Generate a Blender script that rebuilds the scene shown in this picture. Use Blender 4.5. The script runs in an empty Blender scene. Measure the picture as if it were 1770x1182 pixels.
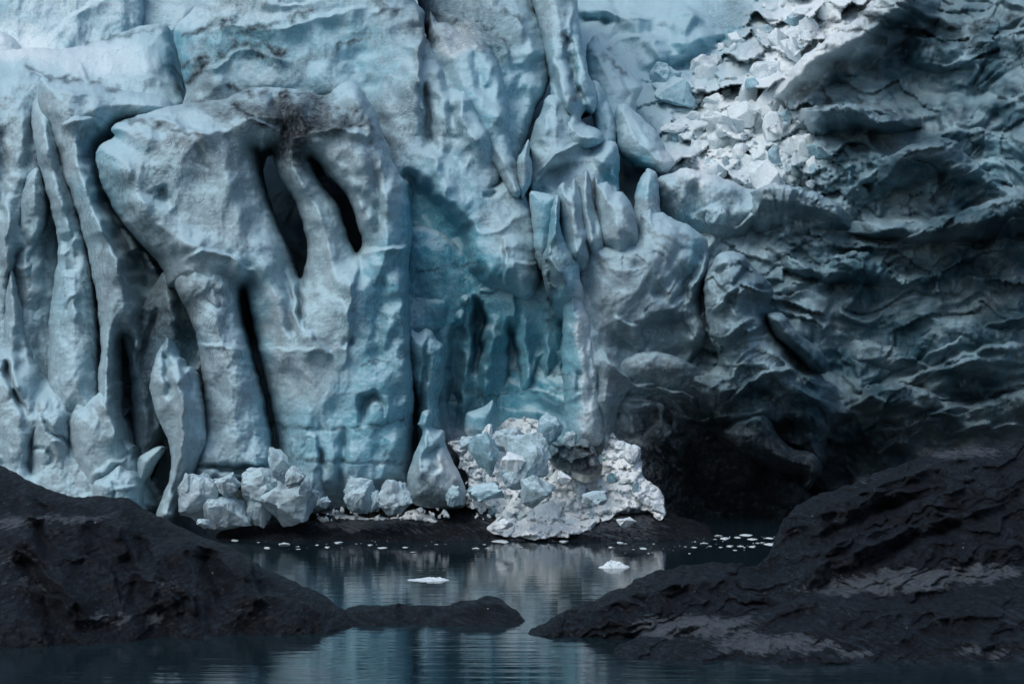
import bpy, bmesh, math, random
import numpy as np
sc = bpy.context.scene
C = sc.collection
F = 3442.0; CX = 885.0; CY = 591.0; H = 15.0          # lens in photo pixels, camera height

# ------------------------------------------------------------------ noise
def _hash(ix, iy, seed):
    h = (ix.astype(np.int64)*374761393 + iy.astype(np.int64)*668265263 + seed*974634777) & 0xffffffff
    h = ((h ^ (h >> 13))*1274126177) & 0xffffffff
    h = (h ^ (h >> 16)) & 0xffffffff
    return h.astype(np.float64)/4294967295.0
def noise(x, y, seed=0):
    ix = np.floor(x); iy = np.floor(y); fx = x-ix; fy = y-iy
    def g(i, j):
        a = _hash(ix+i, iy+j, seed)*2*math.pi
        return np.cos(a)*(fx-i)+np.sin(a)*(fy-j)
    u = fx**3*(fx*(fx*6-15)+10); v = fy**3*(fy*(fy*6-15)+10)
    return 1.5*((g(0,0)*(1-u)+g(1,0)*u)*(1-v)+(g(0,1)*(1-u)+g(1,1)*u)*v)
def fbm(x, y, o=4, seed=0):
    s = 0; a = 1
    for k in range(o):
        s = s+a*noise(x*2**k+k*17.3, y*2**k-k*9.1, seed+k); a *= .5
    return s
def ridged(x, y, o=4, seed=0):
    s = 0; a = 1
    for k in range(o):
        s = s+a*(1-2*np.abs(noise(x*2**k+k*7.7, y*2**k-k*3.1, seed+k))); a *= .5
    return s/1.5
def cells(x, y, seed=0, tilt=1.0):
    """blocky facets: value per cell, tilted, with gaps between the cells"""
    ix = np.floor(x); iy = np.floor(y)
    f1 = np.full(x.shape, 9.); f2 = np.full(x.shape, 9.); val = np.zeros(x.shape)
    for i in (-1, 0, 1):
        for j in (-1, 0, 1):
            cx = ix+i; cy = iy+j
            px = cx+_hash(cx, cy, seed+1); py = cy+_hash(cx, cy, seed+2)
            dx = x-px; dy = y-py; d = np.hypot(dx, dy)
            v = _hash(cx, cy, seed+3)+tilt*(dx*(_hash(cx, cy, seed+4)-.5)+dy*(_hash(cx, cy, seed+5)-.2))*2
            n = d < f1
            f2 = np.where(n, f1, np.minimum(f2, d)); val = np.where(n, v, val); f1 = np.where(n, d, f1)
    return val, f2-f1

# ------------------------------------------------------------------ outlines
def smooth(pts, n=4, closed=True):
    P = np.array(pts, float); m = len(P); out = []
    for i in range(m if closed else m-1):
        if closed: p0, p1, p2, p3 = P[i-1], P[i], P[(i+1) % m], P[(i+2) % m]
        else: p0, p1, p2, p3 = P[max(i-1,0)], P[i], P[i+1], P[min(i+2,m-1)]
        for k in range(n):
            t = k/n
            out.append(.5*((2*p1)+(-p0+p2)*t+(2*p0-5*p1+4*p2-p3)*t*t+(-p0+3*p1-3*p2+p3)*t**3))
    if not closed: out.append(P[-1])
    return np.array(out)
def sdf(poly, x, y):
    d = np.full(x.shape, 1e9); ins = np.zeros(x.shape, bool); n = len(poly)
    for i in range(n):
        ax, ay = poly[i]; bx, by = poly[(i+1) % n]
        ex, ey = bx-ax, by-ay; L = ex*ex+ey*ey+1e-9
        t = np.clip(((x-ax)*ex+(y-ay)*ey)/L, 0, 1)
        d = np.minimum(d, (x-ax-t*ex)**2+(y-ay-t*ey)**2)
        if ay != by:
            c = ((ay > y) != (by > y)) & (x < ex*(y-ay)/(by-ay)+ax)
            ins ^= c
    d = np.sqrt(d)
    return np.where(ins, d, -d)
def line_d(line, x, y):
    """distance, signed side (+ = below a line drawn left to right), position 0..1 along"""
    n = len(line)-1
    seg = np.hypot(*(line[1:]-line[:-1]).T); cum = np.concatenate([[0], np.cumsum(seg)]); tot = cum[-1]
    D = np.full(x.shape, 1e18); S = np.zeros(x.shape); T = np.zeros(x.shape)
    for i in range(n):
        ax, ay = line[i]; bx, by = line[i+1]; ex, ey = bx-ax, by-ay; L = ex*ex+ey*ey+1e-9
        t = np.clip(((x-ax)*ex+(y-ay)*ey)/L, 0, 1)
        d = (x-ax-t*ex)**2+(y-ay-t*ey)**2; m = d < D
        D = np.where(m, d, D); S = np.where(m, np.sign(ex*(y-ay)-ey*(x-ax)), S)
        T = np.where(m, (cum[i]+t*seg[i])/tot, T)
    return np.sqrt(D), S, T
def sstep(a, b, x):
    t = np.clip((x-a)/(b-a), 0, 1); return t*t*(3-2*t)

def relief(strokes, x, y, seed):
    h = np.zeros(x.shape)                                  # + = away from the viewer
    wx = x+5*noise(x/23, y/23, seed+91); wy = y+5*noise(x/23, y/23, seed+92)
    for k, (kind, w, amp, pts) in enumerate(strokes):
        P = np.array(pts, float); r = 4*w+30
        m = (x > P[:,0].min()-r) & (x < P[:,0].max()+r) & (y > P[:,1].min()-r) & (y < P[:,1].max()+r)
        if not m.any(): continue
        X, Y = wx[m], wy[m]
        if kind == 'p':
            s = sdf(smooth(pts, 3), X, Y)
            h[m] += amp*sstep(-w*.35, w, s); continue
        d, s, t = line_d(smooth(pts, 4, False), X, Y)
        tp = np.minimum(1, np.minimum(t, 1-t)*5+.02)
        vary = 1+.35*noise(X/31, Y/31, seed+k)
        if kind == 'g': h[m] += amp*np.exp(-(d/w)**2)*tp*vary
        elif kind == 'r': h[m] -= amp*np.exp(-(d/w)**1.5)*tp*vary
        elif kind == 's':
            sd = d*s
            h[m] -= amp*np.exp(-np.maximum(sd, 0)/w)*sstep(-4, 4, sd)*tp*vary
    return h

# ------------------------------------------------------------------ colour fields: dirt, blue ice, fresh snow, painted shade and sheen
DIRT_SHADE = [ # dirt plus shade painted over right side and cave; cx, cy, rx, ry, amount
 (1740,480,190,130,.4),(1650,730,260,90,.4),(1560,210,90,50,.2),(1350,840,110,90,.85),
 (1220,800,110,120,.88),(1290,870,170,90,.92),(1130,800,80,110,.6),(1180,650,80,50,.2),(1500,780,90,60,.6),(1600,290,90,40,.25),
 (1390,560,70,90,.15),
 (460,190,130,24,.7),(505,230,42,36,.9),(540,205,70,24,.75),(500,260,26,30,.6),(390,150,60,14,.3),(560,205,50,15,.4),
 (390,90,70,22,.25),(480,105,60,20,.35),(345,120,40,20,.3),(545,95,40,22,.3),(640,60,60,30,.2),(735,70,22,40,.3),
 (260,560,60,50,.38),(310,540,40,80,.25),(70,420,20,60,.22),(15,470,25,60,.2),(140,380,20,40,.12),
 (790,30,90,45,.4),(860,70,50,30,.3),(990,800,50,22,.7),(760,870,60,35,.45),(950,470,18,35,.55),(700,150,60,60,.12),
 (870,280,60,150,.12),(545,590,30,22,.25),(600,625,22,20,.25),(990,260,60,50,.12),(1240,20,60,30,.2),(1290,40,50,50,.25),
 (1050,640,30,90,.2),(1100,450,40,60,.1),(1180,460,60,50,.1)]
BLUE = [
 (760,430,75,130,1.),(820,480,60,50,.8),(720,380,30,80,.8),(830,560,90,60,.95),(870,650,110,130,1.),(660,540,55,110,.7),(660,700,70,120,.6),(560,760,120,70,.55),
 (980,560,50,140,.55),(440,560,30,160,.35),(190,230,40,45,.5),(180,330,40,80,.35),(300,100,12,70,.9),(850,150,60,110,.4),(610,120,110,70,.3),
 (1085,300,35,40,.9),(1040,220,30,60,.5),(940,370,30,60,.7),(1200,180,90,90,.35),(1260,20,90,60,.2),(1010,40,30,120,.45),(120,40,130,60,.35),
 (1330,110,80,80,.25),(1680,130,60,60,.35),(1450,280,120,60,.4),(1450,470,120,60,.3),(90,70,240,80,.4),(450,50,220,70,.35),(900,150,110,130,.3),(420,70,80,40,.3),(1120,70,120,80,.3),(1740,280,60,60,.45),
 (100,480,50,140,.25),(310,600,40,60,.3),(1200,420,20,60,.5),(1700,600,80,60,.35),(220,860,50,40,.3),(740,660,40,80,.5),(900,800,90,70,.45)]
SNOW = [
 (1270,210,100,70,.85),(1340,120,75,60,.75),(1400,50,90,60,.75),(1210,280,60,30,.8),(1300,290,90,40,.4),(1390,260,60,70,.2),(1440,0,100,45,.7),
 (950,870,130,55,1.),(1090,840,70,90,.9),(820,800,60,50,.8),(640,900,110,22,.8),(1012,640,20,130,.45),(1005,520,18,60,.35),
 (120,10,150,70,.35),(20,75,60,30,.5),(170,110,140,40,.35),(800,70,50,20,.5),(420,20,130,40,.3)]
SHEEN = [ # pale shore rock slabs, with their highlights painted into the colour
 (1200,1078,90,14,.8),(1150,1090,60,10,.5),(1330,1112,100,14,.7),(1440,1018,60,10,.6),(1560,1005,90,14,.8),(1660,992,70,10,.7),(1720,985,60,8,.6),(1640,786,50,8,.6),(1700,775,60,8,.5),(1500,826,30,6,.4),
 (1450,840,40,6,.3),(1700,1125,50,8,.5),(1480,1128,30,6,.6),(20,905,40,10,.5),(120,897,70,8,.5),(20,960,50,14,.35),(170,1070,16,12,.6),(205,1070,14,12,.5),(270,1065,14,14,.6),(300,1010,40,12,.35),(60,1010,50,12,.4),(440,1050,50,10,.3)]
SHADE = [ # shade of the right side and hollows, painted as dark ice
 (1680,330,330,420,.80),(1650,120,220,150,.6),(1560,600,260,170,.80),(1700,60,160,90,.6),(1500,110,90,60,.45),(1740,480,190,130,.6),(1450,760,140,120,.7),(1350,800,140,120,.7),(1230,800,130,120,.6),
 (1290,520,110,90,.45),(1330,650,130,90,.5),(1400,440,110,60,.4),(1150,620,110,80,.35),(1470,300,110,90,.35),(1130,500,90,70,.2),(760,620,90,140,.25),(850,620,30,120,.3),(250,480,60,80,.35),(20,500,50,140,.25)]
def field(L, x, y, wob=26):
    X = x+wob*fbm(x/60, y/60, 4, 5); Y = y+wob*fbm(x/60, y/60, 4, 77)
    o = np.zeros(x.shape)
    for cx, cy, rx, ry, a in L:
        q = ((X-cx)/rx)**2+((Y-cy)/ry)**2
        m = q < 5
        o[m] = 1-(1-o[m])*(1-a*np.exp(-q[m]**1.4*.8))
    return np.clip(o, 0, 1)
DLINES = [ # thin dirt bands in the ice: width, amount, points
 (5,.8,[(315,112),(350,100),(380,92),(410,80),(440,72),(480,95)]),(6,.7,[(310,150),(340,128),(370,100),(400,85)]),
 (4,.8,[(320,65),(345,55),(370,42),(400,36)]),(5,.8,[(430,75),(450,95),(490,92)]),(4,.7,[(395,150),(450,165),(500,160),(560,168)]),
 (5,.9,[(400,178),(440,205),(475,225),(495,210),(520,205)]),(6,.9,[(470,160),(500,175),(530,185),(560,195),(620,190)]),
 (4,.8,[(540,215),(580,222),(630,215),(650,240)]),(4,.7,[(560,170),(600,200)]),(3,.7,[(500,165),(505,190),(540,170)]),
 (3,.6,[(50,118),(90,135),(150,140),(200,155)]),(3,.5,[(200,205),(260,212),(300,228),(340,232)]),(3,.5,[(150,75),(210,60),(285,48)]),
 (4,.6,[(400,60),(440,50),(480,40),(540,20)]),(3,.6,[(560,100),(600,75),(640,60)]),(3,.6,[(650,0),(670,20),(690,18)]),
 (3,.6,[(770,20),(820,35),(860,60),(890,90)]),(3,.5,[(870,20),(910,40),(930,70)]),(4,.6,[(945,455),(952,500),(950,560)]),
 (2.5,.5,[(470,735),(560,740),(640,738),(710,720)]),(2.5,.5,[(470,790),(560,795),(700,800)]),(2,.45,[(620,630),(660,625),(712,610)]),
 (2,.45,[(720,470),(780,462),(830,455)]),(2,.4,[(760,690),(900,680),(1030,670)]),(2,.4,[(760,640),(830,632),(1000,650)]),
 (3,.5,[(1015,90),(1050,100),(1080,130)]),(4,.6,[(975,60),(985,110),(1000,170)]),
 (3,.5,[(1380,80),(1440,40),(1500,20),(1600,60),(1700,50)]),(3,.5,[(1680,80),(1700,60),(1685,160)]),(3,.6,[(1350,75),(1420,45),(1490,20)]),
 (3,.6,[(1480,20),(1560,55),(1640,50),(1770,30)]),(3,.5,[(1500,120),(1600,75),(1720,85)]),(3,.5,[(1400,190),(1480,170),(1550,200)])]
def masks(x, y):
    d = field(DIRT_SHADE, x, y); b = field(BLUE, x, y); s = field(SNOW, x, y, 18)
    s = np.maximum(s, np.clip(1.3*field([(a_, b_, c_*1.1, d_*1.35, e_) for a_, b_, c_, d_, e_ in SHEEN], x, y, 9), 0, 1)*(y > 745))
    wx = x+7*fbm(x/18, y/18, 3, 31); wy = y+7*fbm(x/18, y/18, 3, 32)
    for w, a, pts in DLINES:
        w = w*1.8; a = min(1, a*1.35)
        P = np.array(pts, float); r = 5*w+12
        m = (x > P[:,0].min()-r) & (x < P[:,0].max()+r) & (y > P[:,1].min()-r) & (y < P[:,1].max()+r)
        if not m.any(): continue
        q, _, t = line_d(smooth(pts, 3, False), wx[m], wy[m])
        br = np.clip(.7+.9*noise(x[m]/20, y[m]/20, 44), 0, 1)
        d[m] = np.maximum(d[m], a*br*np.exp(-(q/w)**1.3))
    s = s*(1-d*.5)
    return d, b, s, np.clip(field(SHADE, x, y, 40)*(.86+.45*fbm(x/85, y/50, 3, 420)), 0, 1)

# ------------------------------------------------------------------ meshes
def make_mesh(name, V, Fq, mat, col=None):
    me = bpy.data.meshes.new(name)
    V = np.asarray(V, np.float32); Fq = np.asarray(Fq, np.int32)
    me.vertices.add(len(V)); me.vertices.foreach_set('co', V.ravel())
    nf, k = Fq.shape
    me.loops.add(nf*k); me.loops.foreach_set('vertex_index', Fq.ravel())
    me.polygons.add(nf); me.polygons.foreach_set('loop_start', np.arange(0, nf*k, k, dtype=np.int32))
    me.polygons.foreach_set('loop_total', np.full(nf, k, np.int32))
    me.polygons.foreach_set('use_smooth', np.ones(nf, bool))
    if col is not None:
        ca = me.color_attributes.new('content', 'FLOAT_COLOR', 'POINT')
        ca.data.foreach_set('color', np.asarray(col, np.float32).ravel())
    me.update(calc_edges=True); me.materials.append(mat)
    return me
def tag(o, label=None, cat=None, group=None, kind=None):
    if label: o['label'] = label
    if cat: o['category'] = cat
    if group: o['group'] = group
    if kind: o['kind'] = kind
    return o
DEPTH = {}
SEED = [0]
def facets(x, y, amp=1.):
    """broken, folded ice: planar facets strung along arcs that sag round the bowl on the right"""
    cx, cy = 1640., -40.
    wx = x+60*fbm(x/200, y/170, 3, 401); wy = y+70*fbm(x/200, y/170, 3, 402)+.22*(x-1640)
    rho = np.hypot((wx-cx)*.8, wy-cy); th = np.arctan2(wy-cy, (wx-cx)*.8)
    u = th*rho
    a, g = cells(u/120+1.3*noise(x/80, y/80, 411), rho/74+.5*noise(x/90,y/60,415), 21, 1.9); b, g2 = cells(u/48, rho/34+.5*noise(x/30, y/30, 412), 25, 1.8); c, _ = cells(x/13, y/11, 29, 1.5)
    ph = rho/125+.9*fbm(x/190, y/140, 2, 413); saw = ph % 1.; wk = .35+.65*sstep(-.3, .3, noise(x/110, y/80, 418))
    saw = 1-(1-saw)*sstep(0, .10, saw)
    return -amp*(2.2*wk*(1-saw)**1.3+.55*a+.13*b+1.5*ridged(u/190+.6*noise(x/90,y/90,431), rho/95, 3, 430))
def mass(name, label, cat, poly, Y, bulge=2.5, edge=32, thick=10, step=2.15, lean=0., slant=0., holes=(), st=(),
         rag=2.5, n=(.5,.14,.05), sm=3, mat=None, kind=None, key=None, extra=None, taper=.10, back=False, group=None, sharp=2.2, sink=None, rise=None, merge=None, drop=0., snow=0., blue=0., dirt=0., paint=None):
    """a body of ice or rock: its outline seen from the shore, its own distance, a swelling face and a real thickness"""
    SEED[0] += 1; seed = SEED[0]*13
    P = smooth(poly, sm) if sm > 1 else np.array(poly, float)
    x0, y0 = P.min(0)-step*3; x1, y1 = P.max(0)+step*3
    xs = np.arange(x0, x1+step, step); ys = np.arange(y0, y1+step, step)
    x, y = np.meshgrid(xs, ys)
    s = sdf(P, x, y)
    for hp in holes: s = np.minimum(s, -sdf(smooth(hp, 3), x, y))
    s = s+rag*fbm(x/26, y/26, 4, seed+3)*.8-rag*.3
    gy, gx = np.gradient(s, step); gl = np.hypot(gx, gy)+1e-6; gx /= gl; gy /= gl
    inside = s > 0
    c = inside[:-1,:-1] | inside[1:,:-1] | inside[:-1,1:] | inside[1:,1:]
    if c.sum() < 4: return None
    mv = np.where(inside, 0, np.clip(-s, 0, step*1.6))
    X = x+gx*mv; Yp = y+gy*mv; S = np.maximum(s, 0)
    mcx, mcy = P.mean(0)
    base = Y(x, y) if callable(Y) else Y+lean*(mcy-y)/100.+slant*(x-mcx)/100.
    ed = edge*(1+.4*noise(x/45, y/45, seed+8))
    t = np.clip(S/ed, 0, 1); t1 = np.clip(S/(ed*1.7), 0, 1); t2 = np.clip(S/(ed*.34), 0, 1)
    prof = .58*(1-(1-t1)**1.8)+.42*np.sqrt(1-(1-t2)**2)
    if mat is None: bulge = bulge*1.3
    w1 = 14*noise(x/70, y/70, seed+1); w2 = 14*noise(x/70, y/70, seed+2)
    nz = n[0]*fbm((x+w1)/75, (y+w2)/110, 2, seed)+n[1]*.62*fbm((x+w1)/20, (y+w2)/28, 3, seed+5)+n[2]*ridged(x/8, y/7, 2, seed+6)+n[0]*.34*ridged((x+2*w1)/58, (y+w2)/95, 3, seed+7)
    D = base+bulge*(1-prof)-nz*np.clip(.25+t, 0, 1)
    if st: D = D+relief(st, x, y, seed)
    if extra: D = D+extra(x, y, S)
    if sink: D = D+sink[2]*sstep(sink[0], sink[1], y+6*noise(x/20, y/20, seed+60))
    if rise: D = D+rise[2]*(1-sstep(rise[0], rise[1], y+6*noise(x/20, y/20, seed+61)))
    if merge:
        rows = np.arange(len(ys))[:,None]*np.ones(len(xs))
        top = np.where(inside, rows, 1e9).min(0); bot = np.where(inside, rows, -1e9).max(0)
        ok = top < 1e8; gx0 = np.interp(np.arange(len(xs)), np.nonzero(ok)[0], top[ok]); gx1 = np.interp(np.arange(len(xs)), np.nonzero(ok)[0], bot[ok])
        kk = np.hanning(21); kk /= kk.sum()
        gx0 = np.convolve(np.pad(gx0, 10, 'edge'), kk, 'valid'); gx1 = np.convolve(np.pad(gx1, 10, 'edge'), kk, 'valid')
        vv = (rows-gx0)/np.maximum(gx1-gx0, 4)
        lat = np.minimum(x-P[:,0].min(), P[:,0].max()-x)/(P[:,0].max()-P[:,0].min())
        Wt = np.maximum(sstep(merge[0], .93, vv+.12*noise(x/50, y/30, seed+70)), 1-sstep(0, merge[1], lat))
        D = D*(1-Wt)+(surf('G')(x, y)+1.2)*Wt
    used = np.zeros(x.shape, bool)
    used[:-1,:-1] |= c; used[1:,:-1] |= c; used[:-1,1:] |= c; used[1:,1:] |= c
    idx = -np.ones(x.shape, int); idx[used] = np.arange(used.sum())
    ux, uy, uD, us = X[used], Yp[used], D[used], S[used]
    V = np.stack([(ux-CX)*uD/F, uD, H-(uy-CY)*uD/F], 1)
    j, i = np.nonzero(c)
    Q = np.stack([idx[j+1,i], idx[j+1,i+1], idx[j,i+1], idx[j,i]], 1)
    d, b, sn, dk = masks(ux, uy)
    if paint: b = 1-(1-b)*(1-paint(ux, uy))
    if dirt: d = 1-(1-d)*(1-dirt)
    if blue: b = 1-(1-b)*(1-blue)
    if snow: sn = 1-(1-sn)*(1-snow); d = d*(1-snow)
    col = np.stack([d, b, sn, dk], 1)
    # skirt: the flanks run back from the rim
    E = np.concatenate([Q[:,[0,1]], Q[:,[1,2]], Q[:,[2,3]], Q[:,[3,0]]])
    keyE = np.minimum(E[:,0], E[:,1])*len(V)*1+np.maximum(E[:,0], E[:,1])
    u, first, cnt = np.unique(keyE, return_index=True, return_counts=True)
    B = E[first[cnt == 1]]
    bv = np.unique(B); rm = -np.ones(len(V), int); rm[bv] = np.arange(len(bv))
    gxu, gyu = gx[used][bv], gy[used][bv]
    Vs = [V]; cols = [col]; Qs = [Q]; prev = bv; off = len(V)
    levels = [.12, .35, .65, 1.] if not back else [.3, .6, .85, 1.]
    for L in levels:
        dd = uD[bv]+thick*L
        inn = (thick*taper*L**1.5)*(F/uD[bv]) if not back else (edge*.9*(1-math.sqrt(max(0, 1-L**2))))
        nn = 4*noise(ux[bv]/14+L*9, uy[bv]/14, seed+40)*L
        px = ux[bv]+gxu*(inn+nn); py = uy[bv]+gyu*(inn+nn)
        dref = uD[bv] if not back else dd
        Vs.append(np.stack([(px-CX)*dref/F, dd, H-(py-CY)*dref/F-drop*thick*L], 1)); cols.append(col[bv])
        cur = off+np.arange(len(bv)); off += len(bv)
        a, bb = B[:,0], B[:,1]
        pa = prev[rm[a]]; pb = prev[rm[bb]]
        Qs.append(np.stack([pb, pa, cur[rm[a]], cur[rm[bb]]], 1)); prev = cur
    V = np.concatenate(Vs); col = np.concatenate(cols); Q = np.concatenate(Qs)
    # back face closing the body
    Vb = V[:int(used.sum())].copy(); Vb = None
    org = np.array([V[:,0].mean(), V[:,1].mean(), V[:,2].min()])
    me = make_mesh(name, V-org, Q, mat or MICE, col)
    o = bpy.data.objects.new(name, me); C.objects.link(o); o.location = org
    if back or thick <= 6:
        bm = bmesh.new(); bm.from_mesh(me); bm.edges.ensure_lookup_table()
        be = [e for e in bm.edges if e.is_boundary]
        try: bmesh.ops.holes_fill(bm, edges=be, sides=0)
        except Exception: pass
        bm.to_mesh(me); bm.free()
    tag(o, label, cat, group, kind)
    if key: DEPTH[key] = (xs, ys, D, s)
    return o
def depth_at(key, px, py):
    xs, ys, D, s = DEPTH[key]
    i = int(np.clip(np.searchsorted(xs, px), 0, len(xs)-1)); j = int(np.clip(np.searchsorted(ys, py), 0, len(ys)-1))
    return D[j, i]
def surf(key, off=0.):
    def f(x, y):
        xs, ys, D, s = DEPTH[key]
        i = np.clip((x-xs[0])/(xs[1]-xs[0]), 0, len(xs)-1.01); j = np.clip((y-ys[0])/(ys[1]-ys[0]), 0, len(ys)-1.01)
        i0 = i.astype(int); j0 = j.astype(int); a = i-i0; b = j-j0
        return off+(D[j0,i0]*(1-a)+D[j0,i0+1]*a)*(1-b)+(D[j0+1,i0]*(1-a)+D[j0+1,i0+1]*a)*b
    return f
def W(px, py, Y): return ((px-CX)*Y/F, Y, H-(py-CY)*Y/F)

# ------------------------------------------------------------------ materials
def nodes(name):
    m = bpy.data.materials.new(name); m.use_nodes = True; nt = m.node_tree; nt.nodes.clear()
    def N(t, **k):
        n_ = nt.nodes.new(t)
        for a, v in k.items():
            if a.startswith('i_'): n_.inputs[a[2:].replace('_', ' ')].default_value = v
            else: setattr(n_, a, v)
        return n_
    L = nt.links.new
    out = N('ShaderNodeOutputMaterial'); p = N('ShaderNodeBsdfPrincipled'); L(p.outputs[0], out.inputs[0])
    return m, N, L, p
def ramp(N, L, src, stops):
    r = N('ShaderNodeValToRGB'); e = r.color_ramp.elements
    for k, (pos, c) in enumerate(stops):
        el = e[k] if k < 2 else e.new(pos)
        el.position = pos; el.color = c if len(c) == 4 else (*c, 1)
    L(src, r.inputs[0]); return r.outputs[0]
def mixc(N, L, fac, a, b, mode='MIX'):
    m = N('ShaderNodeMix', data_type='RGBA', blend_type=mode)
    for sock, v in ((m.inputs[0], fac), (m.inputs[6], a), (m.inputs[7], b)):
        if hasattr(v, 'is_linked'): L(v, sock)
        elif isinstance(v, (int, float)): sock.default_value = v
        else: sock.default_value = (*v, 1) if len(v) == 3 else v
    return m.outputs[2]
def math_(N, L, op, a, b=0., c=None, clamp=False):
    m = N('ShaderNodeMath', operation=op, use_clamp=clamp)
    for k, v in enumerate((a, b) if c is None else (a, b, c)):
        if hasattr(v, 'is_linked'): L(v, m.inputs[k])
        else: m.inputs[k].default_value = v
    return m.outputs[0]

GREY = (.255,.325,.365); PALE = (.42,.61,.68); DEEP = (.032,.28,.39); SNOWC = (.86,.93,.95); MUD_SHADE = (.015,.018,.022)
def ice_material(name='glacier_ice', attr=True, blue=.2, snow=.2, dirt=.0):
    m, N, L, p = nodes(name)
    geo = N('ShaderNodeNewGeometry'); pos = geo.outputs['Position']
    def noi(scale, detail=6, rough=.6, dist=0., vec=pos):
        n_ = N('ShaderNodeTexNoise'); n_.inputs['Scale'].default_value = scale; n_.inputs['Detail'].default_value = detail
        n_.inputs['Roughness'].default_value = rough; n_.inputs['Distortion'].default_value = dist; L(vec, n_.inputs['Vector']); return n_.outputs[0]
    def scaled(v):
        mp = N('ShaderNodeMapping'); mp.inputs['Scale'].default_value = v; L(pos, mp.inputs[0]); return mp.outputs[0]
    big = noi(.16, 5, .6, .6); mid = noi(.9, 7, .65, .4); fine = noi(5., 4, .7)
    lay = noi(1.0, 5, .7, .8, scaled((.07,.07,1.3)))             # thin layers laid down in the ice
    vert = noi(1.0, 3, .6, .3, scaled((1.6,1.6,.12)))            # melt runnels
    if attr:
        at = N('ShaderNodeVertexColor', layer_name='content'); sp = N('ShaderNodeSeparateColor'); L(at.outputs[0], sp.inputs[0])
        d, b, s = sp.outputs[0], sp.outputs[1], sp.outputs[2]; dk = at.outputs[1]
    else:
        oi = N('ShaderNodeObjectInfo')
        b = math_(N, L, 'MULTIPLY', oi.outputs['Random'], blue*1.4)

        v1 = N('ShaderNodeValue'); v1.outputs[0].default_value = snow; s = v1.outputs[0]
        v2 = N('ShaderNodeValue'); v2.outputs[0].default_value = dirt; d = v2.outputs[0]
    base = mixc(N, L, ramp(N, L, big, [(.3,(0,0,0)),(.7,(1,1,1))]), GREY, (.255,.40,.46))
    base = mixc(N, L, ramp(N, L, mid, [(.42,(0,0,0)),(.72,(.75,.75,.75))]), base, PALE)
    base = mixc(N, L, ramp(N, L, mid, [(.25,(.55,.55,.55)),(.45,(0,0,0))]), base, (.22,.33,.38))
    bb = math_(N, L, 'MULTIPLY_ADD', math_(N, L, 'SUBTRACT', mid, .5), .9, b)
    bb = math_(N, L, 'MULTIPLY', bb, ramp(N, L, b, [(.0,(0,0,0)),(.25,(1,1,1))]), clamp=True)
    deep = mixc(N, L, ramp(N, L, vert, [(.35,(0,0,0)),(.7,(1,1,1))]), DEEP, (.11,.36,.45))
    base = mixc(N, L, ramp(N, L, bb, [(0,(0,0,0)),(.4,(1,1,1))]), base, (.24,.45,.54))
    base = mixc(N, L, ramp(N, L, bb, [(.35,(0,0,0)),(.95,(1,1,1))]), base, deep)
    # layered grey bands
    base = mixc(N, L, ramp(N, L, lay, [(.52,(0,0,0)),(.60,(.30,.30,.30)),(.66,(.05,.05,.05))]), base, (.14,.20,.235))
    base = mixc(N, L, ramp(N, L, fine, [(.40,(.0,.0,.0)),(.75,(.35,.35,.35))]), base, (.52,.62,.66))
    base = mixc(N, L, ramp(N, L, fine, [(.22,(.5,.5,.5)),(.42,(0,0,0))]), base, (.17,.24,.28))
    vein = math_(N, L, 'MULTIPLY', ramp(N, L, noi(.42, 6, .68, 1.3), [(.475,(0,0,0)),(.50,(.75,.75,.75)),(.525,(0,0,0))]), ramp(N, L, noi(.11, 3, .5), [(.48,(0,0,0)),(.62,(1,1,1))]))
    base = mixc(N, L, vein, base, (.07,.10,.12))
    if attr:
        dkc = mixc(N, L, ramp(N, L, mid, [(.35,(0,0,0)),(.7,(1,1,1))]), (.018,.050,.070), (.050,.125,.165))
        base = mixc(N, L, math_(N, L, 'MULTIPLY', dk, 1.05, clamp=True), base, dkc)  # painted shade of right side and hollows mixed into the ice colour
    # paler tone on what faces up
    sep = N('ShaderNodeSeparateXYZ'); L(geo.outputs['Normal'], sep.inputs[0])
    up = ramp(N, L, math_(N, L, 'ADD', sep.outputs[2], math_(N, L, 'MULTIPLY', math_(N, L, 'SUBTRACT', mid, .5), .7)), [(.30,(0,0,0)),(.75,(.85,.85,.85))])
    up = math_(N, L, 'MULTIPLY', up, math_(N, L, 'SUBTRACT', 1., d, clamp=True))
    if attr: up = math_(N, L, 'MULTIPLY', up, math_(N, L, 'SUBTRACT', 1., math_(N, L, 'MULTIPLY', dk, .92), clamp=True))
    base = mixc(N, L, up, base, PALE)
    sn = math_(N, L, 'MULTIPLY_ADD', math_(N, L, 'SUBTRACT', fine, .5), 1.0, s)
    sn = math_(N, L, 'MULTIPLY', sn, ramp(N, L, s, [(.05,(0,0,0)),(.4,(1,1,1))]), clamp=True)
    base = mixc(N, L, sn, base, SNOWC)
    dn = math_(N, L, 'MULTIPLY_ADD', math_(N, L, 'SUBTRACT', noi(2.2, 6, .75, .5), .5), 1.5, d)
    dn = math_(N, L, 'MULTIPLY', dn, ramp(N, L, d, [(.03,(0,0,0)),(.3,(1,1,1))]), clamp=True)
    base = mixc(N, L, dn, base, MUD_SHADE)  # dirt and the painted cave shade share this dark tone
    L(base, p.inputs['Base Color'])
    p.inputs['IOR'].default_value = 1.31
    L(ramp(N, L, mid, [(.3,(.35,.35,.35)),(.7,(.7,.7,.7))]), p.inputs['Roughness'])
    p.inputs['Specular IOR Level'].default_value = .35
    wv = N('ShaderNodeVectorMath', operation='ADD'); L(scaled((.8,.8,.42)), wv.inputs[0])
    nw = N('ShaderNodeTexNoise'); nw.inputs['Scale'].default_value = .7; nw.inputs['Detail'].default_value = 5; L(pos, nw.inputs['Vector']); L(nw.outputs[1], wv.inputs[1])
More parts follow.
